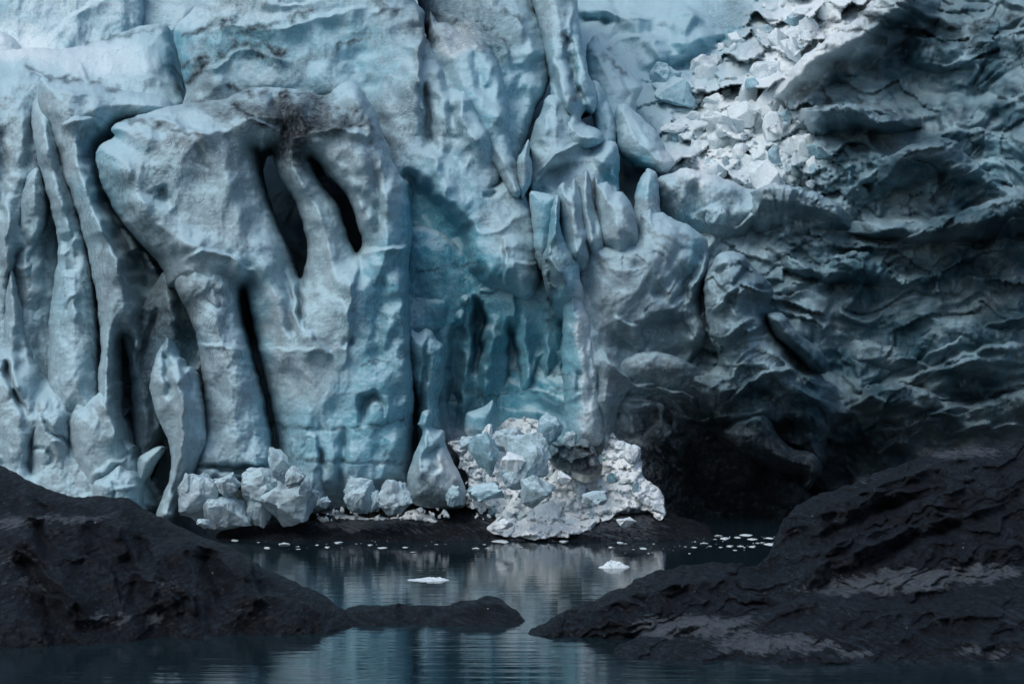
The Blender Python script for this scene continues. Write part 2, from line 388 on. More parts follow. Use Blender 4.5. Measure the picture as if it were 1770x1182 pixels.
    vo = N('ShaderNodeTexVoronoi', feature='DISTANCE_TO_EDGE'); vo.inputs['Scale'].default_value = .55; L(wv.outputs[0], vo.inputs['Vector'])
    crack = math_(N, L, 'MULTIPLY', ramp(N, L, vo.outputs['Distance'], [(.0,(1,1,1)),(.012,(0,0,0))]), ramp(N, L, noi(.25, 4, .6), [(.50,(0,0,0)),(.60,(1,1,1))]))
    L(mixc(N, L, math_(N, L, 'MULTIPLY', crack, .55), base, (.06,.12,.15)), p.inputs['Base Color'])
    # grain
    b1 = N('ShaderNodeBump'); b1.inputs['Strength'].default_value = .42; b1.inputs['Distance'].default_value = .26
    L(noi(1.3, 7, .68, .5), b1.inputs['Height'])
    b2 = N('ShaderNodeBump'); b2.inputs['Strength'].default_value = .5; b2.inputs['Distance'].default_value = .09
    L(noi(7, 4, .75), b2.inputs['Height']); L(b1.outputs[0], b2.inputs['Normal'])
    L(b2.outputs[0], p.inputs['Normal'])
    return m
def rock_material(name, tilt):
    m, N, L, p = nodes(name)
    geo = N('ShaderNodeNewGeometry'); pos = geo.outputs['Position']
    def noi(scale, detail=5, rough=.65, dist=0., sc_=(1,1,1), rot=(0,0,0)):
        mr = N('ShaderNodeMapping'); mr.inputs['Rotation'].default_value = rot; L(pos, mr.inputs[0])
        mp = N('ShaderNodeMapping'); mp.inputs['Scale'].default_value = sc_; L(mr.outputs[0], mp.inputs[0])
        n_ = N('ShaderNodeTexNoise'); n_.inputs['Scale'].default_value = scale; n_.inputs['Detail'].default_value = detail
        n_.inputs['Roughness'].default_value = rough; n_.inputs['Distortion'].default_value = dist; L(mp.outputs[0], n_.inputs['Vector']); return n_.outputs[0]
    big = noi(.35, 6, .6, .5); st_ = noi(2.6, 8, .76, .6, (.30,.5,2.4), (0,math.radians(tilt),0)); sp = noi(8., 4, .85, .3, (.5,.8,1.8), (0,math.radians(tilt),0))
    base = mixc(N, L, ramp(N, L, big, [(.35,(0,0,0)),(.7,(1,1,1))]), (.003,.005,.0085), (.008,.0125,.019))
    base = mixc(N, L, ramp(N, L, st_, [(.5,(0,0,0)),(.62,(1,1,1))]), base, (.028,.042,.058))
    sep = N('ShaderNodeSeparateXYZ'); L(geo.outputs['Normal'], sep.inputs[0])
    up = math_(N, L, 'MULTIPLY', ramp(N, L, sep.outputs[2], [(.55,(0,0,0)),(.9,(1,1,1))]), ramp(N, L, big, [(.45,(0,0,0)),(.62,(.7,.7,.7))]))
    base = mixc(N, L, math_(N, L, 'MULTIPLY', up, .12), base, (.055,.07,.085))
    at = N('ShaderNodeVertexColor', layer_name='content'); sp0 = N('ShaderNodeSeparateColor'); L(at.outputs[0], sp0.inputs[0])
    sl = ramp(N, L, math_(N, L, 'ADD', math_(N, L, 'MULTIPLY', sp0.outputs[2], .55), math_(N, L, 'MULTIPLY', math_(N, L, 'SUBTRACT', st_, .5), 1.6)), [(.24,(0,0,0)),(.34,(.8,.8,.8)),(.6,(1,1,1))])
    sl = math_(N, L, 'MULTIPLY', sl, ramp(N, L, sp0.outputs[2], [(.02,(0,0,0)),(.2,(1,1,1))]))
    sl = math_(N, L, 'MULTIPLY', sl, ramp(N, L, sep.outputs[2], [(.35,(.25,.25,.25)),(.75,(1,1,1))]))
    base = mixc(N, L, sl, base, (.125,.15,.175))  # slab highlights painted as a pale rock colour
    spk = N('ShaderNodeTexVoronoi'); spk.inputs['Scale'].default_value = 2.6; L(pos, spk.inputs['Vector'])
    sp2 = math_(N, L, 'MULTIPLY', ramp(N, L, spk.outputs['Distance'], [(.07,(1,1,1)),(.11,(0,0,0))]), ramp(N, L, noi(.5,4,.6), [(.56,(0,0,0)),(.62,(1,1,1))]))
    base = mixc(N, L, sp2, base, (.6,.68,.72))
    L(base, p.inputs['Base Color'])
    L(ramp(N, L, st_, [(.35,(.7,.7,.7)),(.62,(.3,.3,.3))]), p.inputs['Roughness'])
    p.inputs['Specular IOR Level'].default_value = .3
    p.inputs['Coat Weight'].default_value = .10; p.inputs['Coat Roughness'].default_value = .28; p.inputs['Coat IOR'].default_value = 1.33
    mv = N('ShaderNodeMapping'); mv.inputs['Rotation'].default_value = (0,math.radians(tilt),0); L(pos, mv.inputs[0])
    ms = N('ShaderNodeMapping'); ms.inputs['Scale'].default_value = (.35,.6,1.5); L(mv.outputs[0], ms.inputs[0])
    wv = N('ShaderNodeVectorMath', operation='ADD'); L(ms.outputs[0], wv.inputs[0])
    nw = N('ShaderNodeTexNoise'); nw.inputs['Scale'].default_value = 1.3; nw.inputs['Detail'].default_value = 6; L(pos, nw.inputs['Vector']); L(nw.outputs[1], wv.inputs[1])
    vo = N('ShaderNodeTexVoronoi', feature='DISTANCE_TO_EDGE'); vo.inputs['Scale'].default_value = 1.1; L(wv.outputs[0], vo.inputs['Vector'])
    b0 = N('ShaderNodeBump'); b0.inputs['Strength'].default_value = 1.; b0.inputs['Distance'].default_value = .25; L(ramp(N, L, vo.outputs['Distance'], [(.0,(0,0,0)),(.05,(1,1,1))]), b0.inputs['Height'])
    b1 = N('ShaderNodeBump'); L(b0.outputs[0], b1.inputs['Normal']); b1.inputs['Strength'].default_value = 1.; b1.inputs['Distance'].default_value = .55; L(st_, b1.inputs['Height'])
    b2 = N('ShaderNodeBump'); b2.inputs['Strength'].default_value = .9; b2.inputs['Distance'].default_value = .14; L(sp, b2.inputs['Height']); L(b1.outputs[0], b2.inputs['Normal'])
    L(b2.outputs[0], p.inputs['Normal']); L(b2.outputs[0], p.inputs['Coat Normal'])
    return m
def water_material():
    m, N, L, p = nodes('lake_water')
    geo = N('ShaderNodeNewGeometry'); pos = geo.outputs['Position']
    p.inputs['Base Color'].default_value = (.010,.022,.029,1); p.inputs['Roughness'].default_value = .045
    p.inputs['IOR'].default_value = 1.62
    def noi(scale, sc_, detail=3, dist=0.):
        mp = N('ShaderNodeMapping'); mp.inputs['Scale'].default_value = sc_; L(pos, mp.inputs[0])
        n_ = N('ShaderNodeTexNoise'); n_.inputs['Scale'].default_value = scale; n_.inputs['Detail'].default_value = detail
        n_.inputs['Distortion'].default_value = dist; L(mp.outputs[0], n_.inputs['Vector']); return n_.outputs[0]
    b1 = N('ShaderNodeBump'); b1.inputs['Distance'].default_value = .05
    # the breeze ruffles the open water near the shore rocks and leaves the far water calmer
    sep = N('ShaderNodeSeparateXYZ'); L(pos, sep.inputs[0])
    mr = N('ShaderNodeMapRange'); mr.inputs[1].default_value = 95; mr.inputs[2].default_value = 140; mr.inputs[3].default_value = .55; mr.inputs[4].default_value = .22
    L(sep.outputs[1], mr.inputs[0]); L(mr.outputs[0], b1.inputs['Strength'])
    L(noi(1.0, (.12,1.1,1), 4, .3), b1.inputs['Height'])
    b2 = N('ShaderNodeBump'); b2.inputs['Distance'].default_value = .010; b2.inputs['Strength'].default_value = .4
    L(noi(1.0, (.5,3.2,1), 3), b2.inputs['Height']); L(b1.outputs[0], b2.inputs['Normal'])
    L(b2.outputs[0], p.inputs['Normal'])
    return m
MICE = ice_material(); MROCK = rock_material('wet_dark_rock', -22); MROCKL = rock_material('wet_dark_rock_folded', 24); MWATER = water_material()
MCHW = ice_material('fallen_ice', False, .14, .6, .0)
MCHB = ice_material('fallen_blue_ice', False, .42, .22, .0)
MCHG = ice_material('old_fallen_ice', False, .16, .22, .0)
MFLOAT = ice_material('floating_ice', False, .12, .6, .0)

# ------------------------------------------------------------------ the glacier behind everything
def tps(P):
    P = np.array(P, float); c = P[:,:2]/500; n_ = len(P)
    r = np.hypot(c[:,None,0]-c[None,:,0], c[:,None,1]-c[None,:,1]); K = np.where(r > 0, r*r*np.log(r+1e-12), 0)+np.eye(n_)*.02
    A = np.zeros((n_+3, n_+3)); A[:n_,:n_] = K; A[:n_,n_] = 1; A[:n_,n_+1:] = c; A[n_,:n_] = 1; A[n_+1:,:n_] = c.T
    w = np.linalg.solve(A, np.concatenate([P[:,2], [0,0,0]]))
    def f(x, y):
        X = x/500; Y = y/500; o = w[n_]+w[n_+1]*X+w[n_+2]*Y
        for k in range(n_):
            r = np.hypot(X-c[k,0], Y-c[k,1]); o = o+w[k]*r*r*np.log(r+1e-9)
        return o
    return f
G = tps([(-400,950,178),(0,930,173),(300,930,171),(600,930,170),(900,930,169),(1100,930,167),(1250,930,176),(1400,930,182),(1600,900,180),(1770,900,178),(2200,900,172),
 (-400,-200,262),(0,-100,255),(0,200,222),(300,300,205),(600,-100,238),(600,300,190),(800,-100,232),(1000,-100,235),(1000,120,212),(1000,400,180),(1250,-60,236),(1160,110,213),(1250,250,194),(1400,-100,240),(1400,100,203),
 (1330,350,182),(1600,-100,212),(1600,100,192),(1770,-100,200),(1770,300,181),(2200,-100,190),(2200,400,170),(1500,300,184),(1500,600,174),(1350,500,174),(1700,600,171),(1200,500,171),(1150,650,166),(1350,700,170),(1100,800,165),(1500,760,174),(1300,800,175)])
def rubble(x, y, S):
    m = field([(1270,190,110,80,1.),(1340,110,80,70,1.),(1410,40,90,60,1.),(1210,290,70,40,1.),(1310,300,90,50,.9),(1400,270,80,60,.8),(1450,-20,90,60,1.),(1480,330,110,50,.4),(1430,440,160,40,.35)], x, y, 20)
    a, g = cells(x/24, y/17, 5, 1.2); b, g2 = cells(x/10, y/8, 9, 1.2)
    fold = np.clip(field([(1560,180,260,180,1.),(1600,500,360,240,1.),(1250,600,260,220,.9),(1800,300,260,400,1.)], x, y, 20)*1.4, 0, 1)*(1-m)
    c0, g0 = cells((x+12*noise(x/30,y/30,15))/52, (y+12*noise(x/30,y/30,16))/36, 3, 1.6)
    return m*(-3.8*c0-.8*a+.3*np.exp(-g/.16)-.45*b-.5*fbm(x/14,y/12,3,8))+fold*facets(x, y, 1.0)
def gap_blue(x, y):
    _, g0 = cells((x+12*noise(x/30,y/30,15))/52, (y+12*noise(x/30,y/30,16))/36, 3, 1.6); _, g = cells(x/24, y/17, 5, 1.2)
    return field([(1290,190,150,160,1.),(1400,60,120,100,1.)], x, y, 20)*np.clip(.75*np.exp(-(g0/.16)**2)+.5*np.exp(-(g/.14)**2), 0, .9)
GST = [
 # crests that catch the light on the right, drawn left to right
 ('s',34,3.4,[(1385,190),(1440,178),(1500,185),(1560,200),(1600,202)]),('s',40,3.5,[(1400,110),(1450,75),(1500,40),(1560,20),(1640,-10)]),
 ('s',26,2.4,[(1370,200),(1420,140),(1470,95),(1530,75)]),('s',30,2.8,[(1560,95),(1620,85),(1700,70),(1770,50),(1850,30)]),
 ('s',36,3.5,[(1600,240),(1650,250),(1680,290),(1740,325),(1820,330)]),('s',40,3.8,[(1490,380),(1560,383),(1640,372),(1700,352),(1780,332),(1900,320)]),
 ('s',30,2.5,[(1380,455),(1430,462),(1500,470),(1560,480),(1620,470),(1660,445)]),('s',22,2.2,[(1490,435),(1520,455),(1560,475),(1600,470)]),
 ('s',40,3.0,[(1440,700),(1520,670),(1600,640),(1700,600),(1800,590)]),('s',34,2.8,[(1560,640),(1640,590),(1700,560),(1800,545)]),
 ('s',26,3.,[(1300,320),(1350,340),(1400,360),(1450,375),(1480,380)]),('s',26,2.6,[(1280,350),(1330,370),(1390,385),(1450,390)]),
 ('s',24,2.2,[(1560,330),(1620,310),(1680,300),(1720,300)]),('s',30,2.4,[(1470,655),(1530,690),(1600,680),(1680,700)]),
 ('s',30,2.4,[(1480,745),(1560,735),(1640,715),(1760,690)]),('s',22,2.,[(1500,800),(1530,770),(1560,760),(1590,770)]),
 ('s',30,2.8,[(1385,245),(1440,240),(1480,260),(1540,262)]),('s',30,2.,[(1660,470),(1720,480),(1800,470)]),
 ('s',30,3.0,[(1430,360),(1500,300),(1560,270),(1640,225),(1690,230)]),
 ('g',5,1.6,[(1440,455),(1436,480),(1430,510)]),('g',4,1.2,[(1700,80),(1695,120),(1680,160)]),
 ('g',12,3.,[(1600,240),(1560,215),(1500,215),(1440,222),(1390,210)]),
 # folds above the icefall
 ('s',30,4.,[(1010,5),(1060,20),(1110,30),(1170,10),(1200,20),(1240,40)]),('g',16,4.,[(1100,140),(1150,125),(1200,112),(1235,85),(1280,60)]),
 ('r',30,4.,[(1180,10),(1190,50),(1195,90)]),('s',26,2.5,[(1030,90),(1090,60),(1160,70)]),('r',20,2.5,[(1120,60),(1140,90),(1150,115)]),
 ('g',10,3.,[(1060,40),(1020,35),(1000,40)]),('s',24,3.,[(1120,150),(1150,120),(1190,135),(1200,160)]),
]
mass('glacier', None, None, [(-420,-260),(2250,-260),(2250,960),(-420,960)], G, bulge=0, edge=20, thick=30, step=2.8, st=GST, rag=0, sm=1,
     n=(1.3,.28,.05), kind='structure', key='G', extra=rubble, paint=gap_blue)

# ------------------------------------------------------------------ ice masses, back to front, left to right
cat = 'ice wall'
mass('ice_cliff','pale smooth ice cliff filling the upper left corner behind the nearer ice','ice cliff',
     [(-160,-160),(247,-160),(249,-40),(247,10),(246,42),(240,90),(200,140),(-160,150)], 212, bulge=3, edge=22, thick=14, lean=4, sm=1, n=(1.2,.35,.06),
     st=[('s',30,1.2,[(90,70),(110,40),(150,10),(190,-10)]),('g',16,1.,[(225,-40),(228,20),(222,80)])])
mass('ice_cliff','pale blue ice cliff just right of the upright edge in the upper left corner','ice cliff',
     [(225,-160),(460,-160),(440,60),(300,110),(225,110)], 218, bulge=2, edge=26, thick=14, lean=4, sm=1, n=(1.,.3,.06))
mass('ice_hump','small white rounded ice hump at the left edge under the pale corner cliff','ice hump',
     [(-120,70),(-40,52),(0,54),(22,64),(38,84),(44,110),(20,135),(-120,140)], 205, bulge=3, edge=40, thick=12, n=(.5,.2,.04))
mass('ice_wall','long pale ice wall left of the narrow blue crack, above the left buttresses',cat,
     [(-160,105),(-60,96),(5,88),(60,82),(110,84),(160,74),(205,58),(240,46),(285,42),(293,52),(298,90),(302,130),(314,160),(316,190),(240,230),(60,210),(-160,210)],
     186, bulge=4, edge=36, thick=16, lean=9, n=(.7,.3,.06),
     st=[('g',9,.9,[(60,85),(110,80),(160,90)]),('s',16,1.,[(180,140),(230,132),(300,142)]),('s',14,.8,[(140,108),(150,130),(160,150)]),('s',18,.9,[(230,85),(270,72),(298,75)])])
mass('ice_wall','tall dirt-streaked central ice wall whose lower end overhangs the deep blue hollow',cat,
     [(300,60),(310,38),(335,10),(350,-60),(420,-160),(700,-160),(716,-60),(718,0),(735,22),(736,60),(750,86),(775,130),(795,152),(805,140),(815,165),(838,205),(858,250),(872,285),(882,300),(898,305),(912,345),(925,368),(933,420),(937,450),(938,480),(925,508),(902,520),(872,506),(850,512),(815,518),(800,560),(740,590),(690,590),(672,480),(660,340),(620,230),(560,200),(330,200),(322,160),(312,120),(306,90)],
     169, bulge=5, edge=42, thick=16, lean=3.0, slant=-.5, n=(.7,.16,.05),
     st=[('p',26,4.2,[(700,300),(730,308),(755,325),(775,352),(800,372),(815,400),(822,430),(830,455),(850,480),(865,500),(840,512),(812,520),(790,580),(700,620),(690,440)]),
         ('s',18,3.6,[(722,5),(735,60),(725,110),(732,170),(738,235)]),('g',12,2.6,[(728,140),(733,190),(742,240),(760,270)]),('g',12,2.4,[(760,85),(775,150),(785,200),(790,230)]),
         ('r',22,3.2,[(745,40),(765,110),(790,180),(815,230),(850,290)]),('r',24,2.6,[(745,240),(760,300),(775,350),(800,400)]),('g',14,1.2,[(790,225),(783,260),(800,285)]),
         ('g',4,1.5,[(845,325),(862,318),(875,300)]),('g',4,1.1,[(835,337),(850,336),(856,330)]),('s',12,1.0,[(880,445),(905,455),(935,450)]),('s',20,2.4,[(868,500),(872,450),(868,410)]),
         ('r',16,2.2,[(805,150),(830,210),(855,260)]),('s',22,1.6,[(345,60),(400,40),(470,50),(540,30),(640,10)]),('s',16,1.2,[(330,130),(380,110),(420,80),(470,95),(520,110)]),
         ('g',30,1.8,[(600,60),(620,120),(640,200),(660,260)]),('s',10,.9,[(640,25),(665,12),(690,20)]),('g',8,.9,[(790,290),(796,282),(802,290)]),
         ('s',10,.9,[(820,395),(850,400),(880,385),(900,370)]),('p',8,.7,[(735,515),(745,508),(760,510),(770,520),(755,518)]),
         ('s',24,1.2,[(350,0),(420,-10),(500,10),(560,-5)]),('g',14,.8,[(455,10),(480,20),(540,12)])])
mass('serac','blue-white serac fin with a bright crumbled top, right of the central ice wall','serac',
     [(742,30),(748,26),(756,40),(770,38),(785,46),(796,58),(815,60),(835,66),(848,80),(858,98),(866,125),(878,160),(882,200),(882,240),(890,275),(900,305),(902,335),(885,340),(850,290),(800,250),(740,140)],
     172, bulge=4, edge=34, thick=12, lean=5, n=(.5,.25,.07), st=[('g',16,1.6,[(760,90),(790,160),(830,230),(870,290)]),('s',14,1.,[(790,70),(820,72),(845,95)]),('r',14,1.1,[(840,90),(860,150),(868,230)]),('g',10,.9,[(818,80),(825,120),(845,180)])])
mass('serac','broad grey ice shoulder with dirty crown, behind the bright-topped blue fin','serac',
     [(712,-160),(900,-160),(915,-40),(925,10),(940,50),(952,95),(953,120),(945,155),(925,195),(912,240),(900,290),(890,340),(860,300),(800,180),(740,70),(722,10)],
     180, bulge=6, edge=46, thick=14, lean=6, n=(.9,.4,.08), st=[('s',22,1.8,[(760,15),(800,30),(840,60),(880,90),(890,120)]),('r',18,1.6,[(880,20),(910,60),(925,110)]),('g',12,1.2,[(900,110),(895,170),(885,230)]),('s',16,1.,[(850,10),(890,30),(920,60)])])
mass('serac','tall slender leaning ice fin reaching the top edge, right of the grey shoulder','serac',
     [(905,-160),(985,-160),(996,-40),(998,10),(1004,50),(1012,95),(1020,130),(1030,155),(1032,180),(1025,195),(1012,190),(1005,210),(1038,225),(1040,250),(1000,262),(975,240),(955,200),(945,120),(930,40),(915,-20)],
     178, bulge=5, edge=26, thick=14, lean=6, n=(.5,.25,.07), st=[('g',7,2.6,[(978,50),(985,100),(995,150),(1008,185)]),('s',10,1.4,[(998,0),(985,60),(992,110)]),('r',10,1.4,[(952,60),(965,130),(985,200)]),('g',8,1.8,[(945,90),(955,140),(975,190),(985,230)]),('r',10,1.2,[(1000,60),(1010,120),(1020,160)])])
mass('serac','triangular dirty-edged serac pointing up left of the icefall rubble','serac',
     [(1012,85),(1020,70),(1030,62),(1040,75),(1055,90),(1072,104),(1090,125),(1105,140),(1112,152),(1100,175),(1098,200),(1060,230),(1030,190),(1015,140)],
     192, bulge=4, edge=30, thick=12, lean=7, n=(.5,.2,.06), st=[('s',14,1.5,[(1015,95),(1045,100),(1065,125),(1090,165)])])
mass('serac','small pointed blue serac squeezed between the slender fin and the rounded boulder','serac',
     [(1022,142),(1032,140),(1042,152),(1053,175),(1060,190),(1066,225),(1066,262),(1040,270),(1024,200)],
     180, bulge=2.5, edge=20, thick=10, lean=4, n=(.3,.15,.05), st=[('g',6,.8,[(1038,160),(1042,200),(1050,240)])])
mass('serac','rounded grey serac boulder tilted to the right below the icefall rubble','serac',
     [(1062,196),(1068,182),(1082,179),(1095,190),(1112,205),(1132,222),(1147,245),(1153,262),(1168,278),(1160,294),(1143,303),(1118,292),(1090,282),(1070,262),(1063,235)],
     176, bulge=5, edge=42, thick=9, lean=5, n=(.4,.2,.06), st=[('s',12,.8,[(1090,192),(1105,215),(1130,250),(1165,275)])])
mass('serac','shadowed hooded serac with an arching crest above the row of pointed blades','serac',
     [(912,330),(910,270),(920,225),(935,190),(945,165),(962,162),(975,168),(988,190),(1000,215),(1008,240),(1030,250),(1058,243),(1070,258),(1072,300),(1066,345),(1040,380),(940,380)],
     170, bulge=5, edge=34, thick=12, lean=4, n=(.6,.25,.06), st=[('s',22,2.6,[(925,300),(960,265),(990,250),(1008,240)]),('g',16,2.2,[(945,320),(975,285),(1010,265),(1040,270)]),('r',14,1.4,[(955,165),(945,210),(930,260)]),('p',14,2.5,[(930,300),(960,285),(1010,275),(1050,290),(1060,340),(930,345)])])
mass('ice_wedge','thin wedge of blue ice tucked between the bright fin and the hooded serac','ice wedge',
     [(893,280),(905,255),(914,240),(916,270),(922,300),(912,330),(902,345),(895,320)], 166, bulge=1.5, edge=12, thick=7, n=(.2,.1,.04))
mass('serac','stubby upright serac with a slanted top beside the dark blue hole','serac',
     [(1096,340),(1103,315),(1113,296),(1120,290),(1132,296),(1139,312),(1140,335),(1143,364),(1138,400),(1100,400),(1096,365)],
     169, bulge=2.5, edge=20, thick=8, lean=3, n=(.3,.15,.05))
mass('ice_ledge','grey ice shelf directly under the icefall rubble','ice ledge',
     [(1135,310),(1165,296),(1185,290),(1220,300),(1260,310),(1290,325),(1330,330),(1350,350),(1320,400),(1290,440),(1240,470),(1180,440),(1140,400),(1132,350)],
     173, bulge=5, edge=40, thick=10, lean=-4, n=(.8,.4,.08), st=[('s',18,1.6,[(1200,372),(1225,358),(1255,360),(1262,375)]),('g',12,1.4,[(1195,310),(1205,350),(1200,380)]),('s',20,1.6,[(1260,400),(1300,370),(1350,350)])])
# big right-hand body with the row of blades on it
mass('ice_wall','large grey ice buttress below the row of pointed blades, undercut above the dark cave',cat,
     [(1000,420),(1040,400),(1100,400),(1106,360),(1114,370),(1124,360),(1130,368),(1146,366),(1165,378),(1190,388),(1212,403),(1222,415),(1226,440),(1222,480),(1210,520),(1225,560),(1222,600),(1190,640),(1182,662),(1205,668),(1218,700),(1212,730),(1190,705),(1150,690),(1090,684),(1075,730),(1065,800),(1035,800),(1010,700),(990,560)],
     162, bulge=5, edge=36, thick=12, lean=.3, slant=1.2, sm=2, n=(.8,.2,.05), extra=lambda x, y, S: facets(x, y, .22)+4*(1-sstep(395, 440, y))*(1-sstep(1085, 1115, x)),
     st=[('g',7,2.0,[(1215,420),(1207,455),(1190,490),(1165,530)]),('r',12,1.6,[(1222,440),(1205,490),(1180,530)]),('g',14,1.6,[(1130,520),(1160,490),(1175,470)]),('g',24,2.6,[(1050,560),(1085,610),(1130,650),(1190,660)]),
         ('s',26,2.6,[(1040,600),(1070,640),(1110,665),(1170,672),(1215,690)]),('s',14,1.,[(1060,545),(1090,560),(1120,565)]),('r',10,.9,[(1145,510),(1165,490),(1172,465)]),
         ('g',18,1.5,[(1190,410),(1170,450),(1180,500)]),('p',22,2.6,[(1100,560),(1180,540),(1200,580),(1180,630),(1120,620)])])
mass('serac','grey serac slab split from its neighbour by a thin blue slit','serac',
     [(1028,300),(1036,316),(1050,314),(1064,330),(1076,332),(1092,352),(1100,380),(1106,410),(1112,460),(1090,520),(1050,520),(1035,420),(1028,360)],
     160.5, bulge=4.5, edge=34, thick=9, lean=2, sm=2, rag=1.2, sink=(400,500,9), n=(.4,.2,.06), st=[('r',10,.8,[(1060,330),(1080,370),(1095,420)])])
mass('serac','narrow pointed blade of ice, second tallest in the blade row','serac',
     [(1002,318),(1013,290),(1021,310),(1026,340),(1032,365),(1043,395),(1047,425),(1050,490),(1030,540),(1008,500),(1000,380),(998,330)],
     159.5, bulge=4.5, edge=28, thick=9, lean=2, sm=2, rag=1.2, sink=(410,505,10), n=(.3,.15,.05), st=[('g',6,.8,[(1018,330),(1025,380),(1036,420)])])
mass('serac','wide pale blade with a notched double tip at the left of the blade row','serac',
     [(962,334),(970,318),(976,316),(984,326),(991,306),(1000,322),(1010,350),(1014,385),(1020,420),(1022,460),(1018,520),(1000,540),(985,500),(972,440),(966,390)],
     158.5, bulge=4.5, edge=30, thick=9, lean=2, sm=2, rag=1.2, sink=(430,520,10), n=(.3,.15,.05), st=[('r',7,1.,[(985,330),(998,380),(1008,430)]),('s',12,1.2,[(1018,400),(1000,450),(998,480)])])
mass('ice_wall','dark blue recessed ice face in the notch right of the central wall',cat,
     [(915,335),(930,331),(950,335),(962,345),(958,400),(945,450),(935,470),(925,440),(918,380)], 161.5, bulge=1.2, edge=14, thick=8, n=(.2,.12,.05))
mass('ice_ridge','knife-edged white ridge of ice falling beside the blue notch','ice ridge',
     [(935,450),(944,425),(950,390),(955,350),(963,335),(970,345),(969,380),(974,410),(985,428),(998,445),(1004,480),(1012,520),(1005,560),(975,570),(948,520),(938,480)],
     157.5, bulge=3, edge=18, thick=9, sink=(490,575,9), n=(.3,.22,.08), st=[('r',6,1.4,[(962,340),(960,390),(950,430),(965,470),(990,520)]),('g',8,1.,[(948,440),(955,480),(965,520)]),('s',10,.9,[(940,450),(955,450),(975,480)])])
# blue hollow and its columns
mass('ice_wall','deep blue fluted ice face under the overhang in the centre',cat,
     [(690,420),(760,400),(840,470),(900,480),(960,470),(1000,500),(1020,560),(1035,640),(1045,720),(1045,790),(960,830),(800,830),(700,880),(680,700)],
     166.5, bulge=2, edge=30, thick=8, lean=-1.0, n=(.5,.2,.05),
     st=[('g',7,4.,[(830,520),(833,560),(826,610),(818,650)]),('g',7,4.5,[(884,545),(886,600),(888,650),(884,700),(880,725)]),('r',10,1.6,[(800,560),(805,640),(800,740)]),
         ('r',14,2.0,[(855,540),(850,600),(840,680),(835,760)]),('r',12,1.4,[(905,530),(910,600),(912,700)]),('s',8,1.4,[(938,600),(920,650),(905,665)]),('g',10,1.8,[(975,540),(980,590),(975,630)]),
         ('p',12,1.6,[(775,580),(800,560),(815,600),(800,650),(790,720),(775,740)]),('r',10,1.4,[(950,560),(945,640),(950,740)]),('s',14,1.4,[(880,300),(890,560),(892,650)]),('g',14,1.2,[(925,560),(925,640),(930,700)]),
         ('p',10,3.,[(815,520),(830,516),(832,560),(822,620),(815,600)])])
mass('ice_pillar','lumpy white-crusted ice pillar at the right end of the blue fluted face','ice pillar',
     [(975,510),(990,490),(1002,505),(1010,530),(1020,545),(1024,580),(1032,620),(1040,670),(1044,720),(1042,765),(1015,775),(985,765),(975,700),(970,640),(972,580),(972,540)],
     159, bulge=2.6, edge=20, thick=7, lean=0, n=(.5,.3,.07), st=[('g',4,.7,[(1000,640),(1001,665),(1000,680)]),('g',4,.6,[(1010,560),(1018,620),(1025,700)])])
mass('ice_pillar','bulging blue ice column clinging to the wall where the hollow begins','ice pillar',
     [(703,580),(712,568),(722,574),(735,567),(748,572),(757,588),(768,597),(770,612),(766,660),(758,700),(762,750),(740,770),(722,765),(722,700),(712,660),(706,620)],
     158.5, bulge=2.6, edge=20, thick=7, n=(.4,.2,.06), st=[('g',4,1.1,[(735,580),(737,630),(728,680),(722,720)]),('s',8,.7,[(740,585),(765,600),(762,640)])])
# left complex
mass('ice_wall','blue-grey ice mass at the far left edge, behind the bent pillars',cat,
     [(-160,150),(-60,145),(0,138),(30,122),(60,126),(85,150),(90,240),(110,420),(110,660),(60,700),(-160,700)],
     170, bulge=5, edge=50, thick=12, lean=2, n=(.8,.3,.06), st=[('r',16,2.,[(10,300),(12,420),(5,520)]),('g',12,1.8,[(28,420),(32,500),(20,560)]),('g',10,1.6,[(0,200),(5,300),(0,400)]),('r',14,1.2,[(40,180),(35,260),(25,340)])])
mass('ice_pillar','slim knotted ice pillar nearest the left edge, reaching half way up','ice pillar',
     [(40,320),(52,298),(66,290),(74,310),(84,345),(78,400),(62,440),(76,480),(82,540),(84,600),(84,650),(84,730),(10,730),(8,560),(22,460),(30,400)],
     166, bulge=3.5, edge=26, thick=9, n=(.4,.25,.07), st=[('g',8,1.,[(60,360),(50,400),(35,440)]),('s',10,.8,[(25,455),(45,460),(60,455)])])
mass('ice_pillar','bent blue-grey ice pillar beside the second crevasse from the left','ice pillar',
     [(58,150),(72,138),(100,150),(112,190),(104,235),(112,280),(130,340),(150,420),(163,480),(170,560),(174,640),(172,720),(130,720),(86,715),(83,600),(86,540),(92,490),(99,445),(98,410),(90,370),(78,330),(66,280),(54,225),(52,190)],
     163, bulge=4, edge=30, thick=10, lean=2, rise=(150,260,5), n=(.5,.25,.06), st=[('r',12,1.4,[(75,170),(78,240),(95,320),(115,400)]),('g',12,1.6,[(108,400),(125,440),(120,480)]),('s',12,1.2,[(105,525),(130,505),(132,560)]),('s',16,1.2,[(95,440),(118,430),(130,400)])])
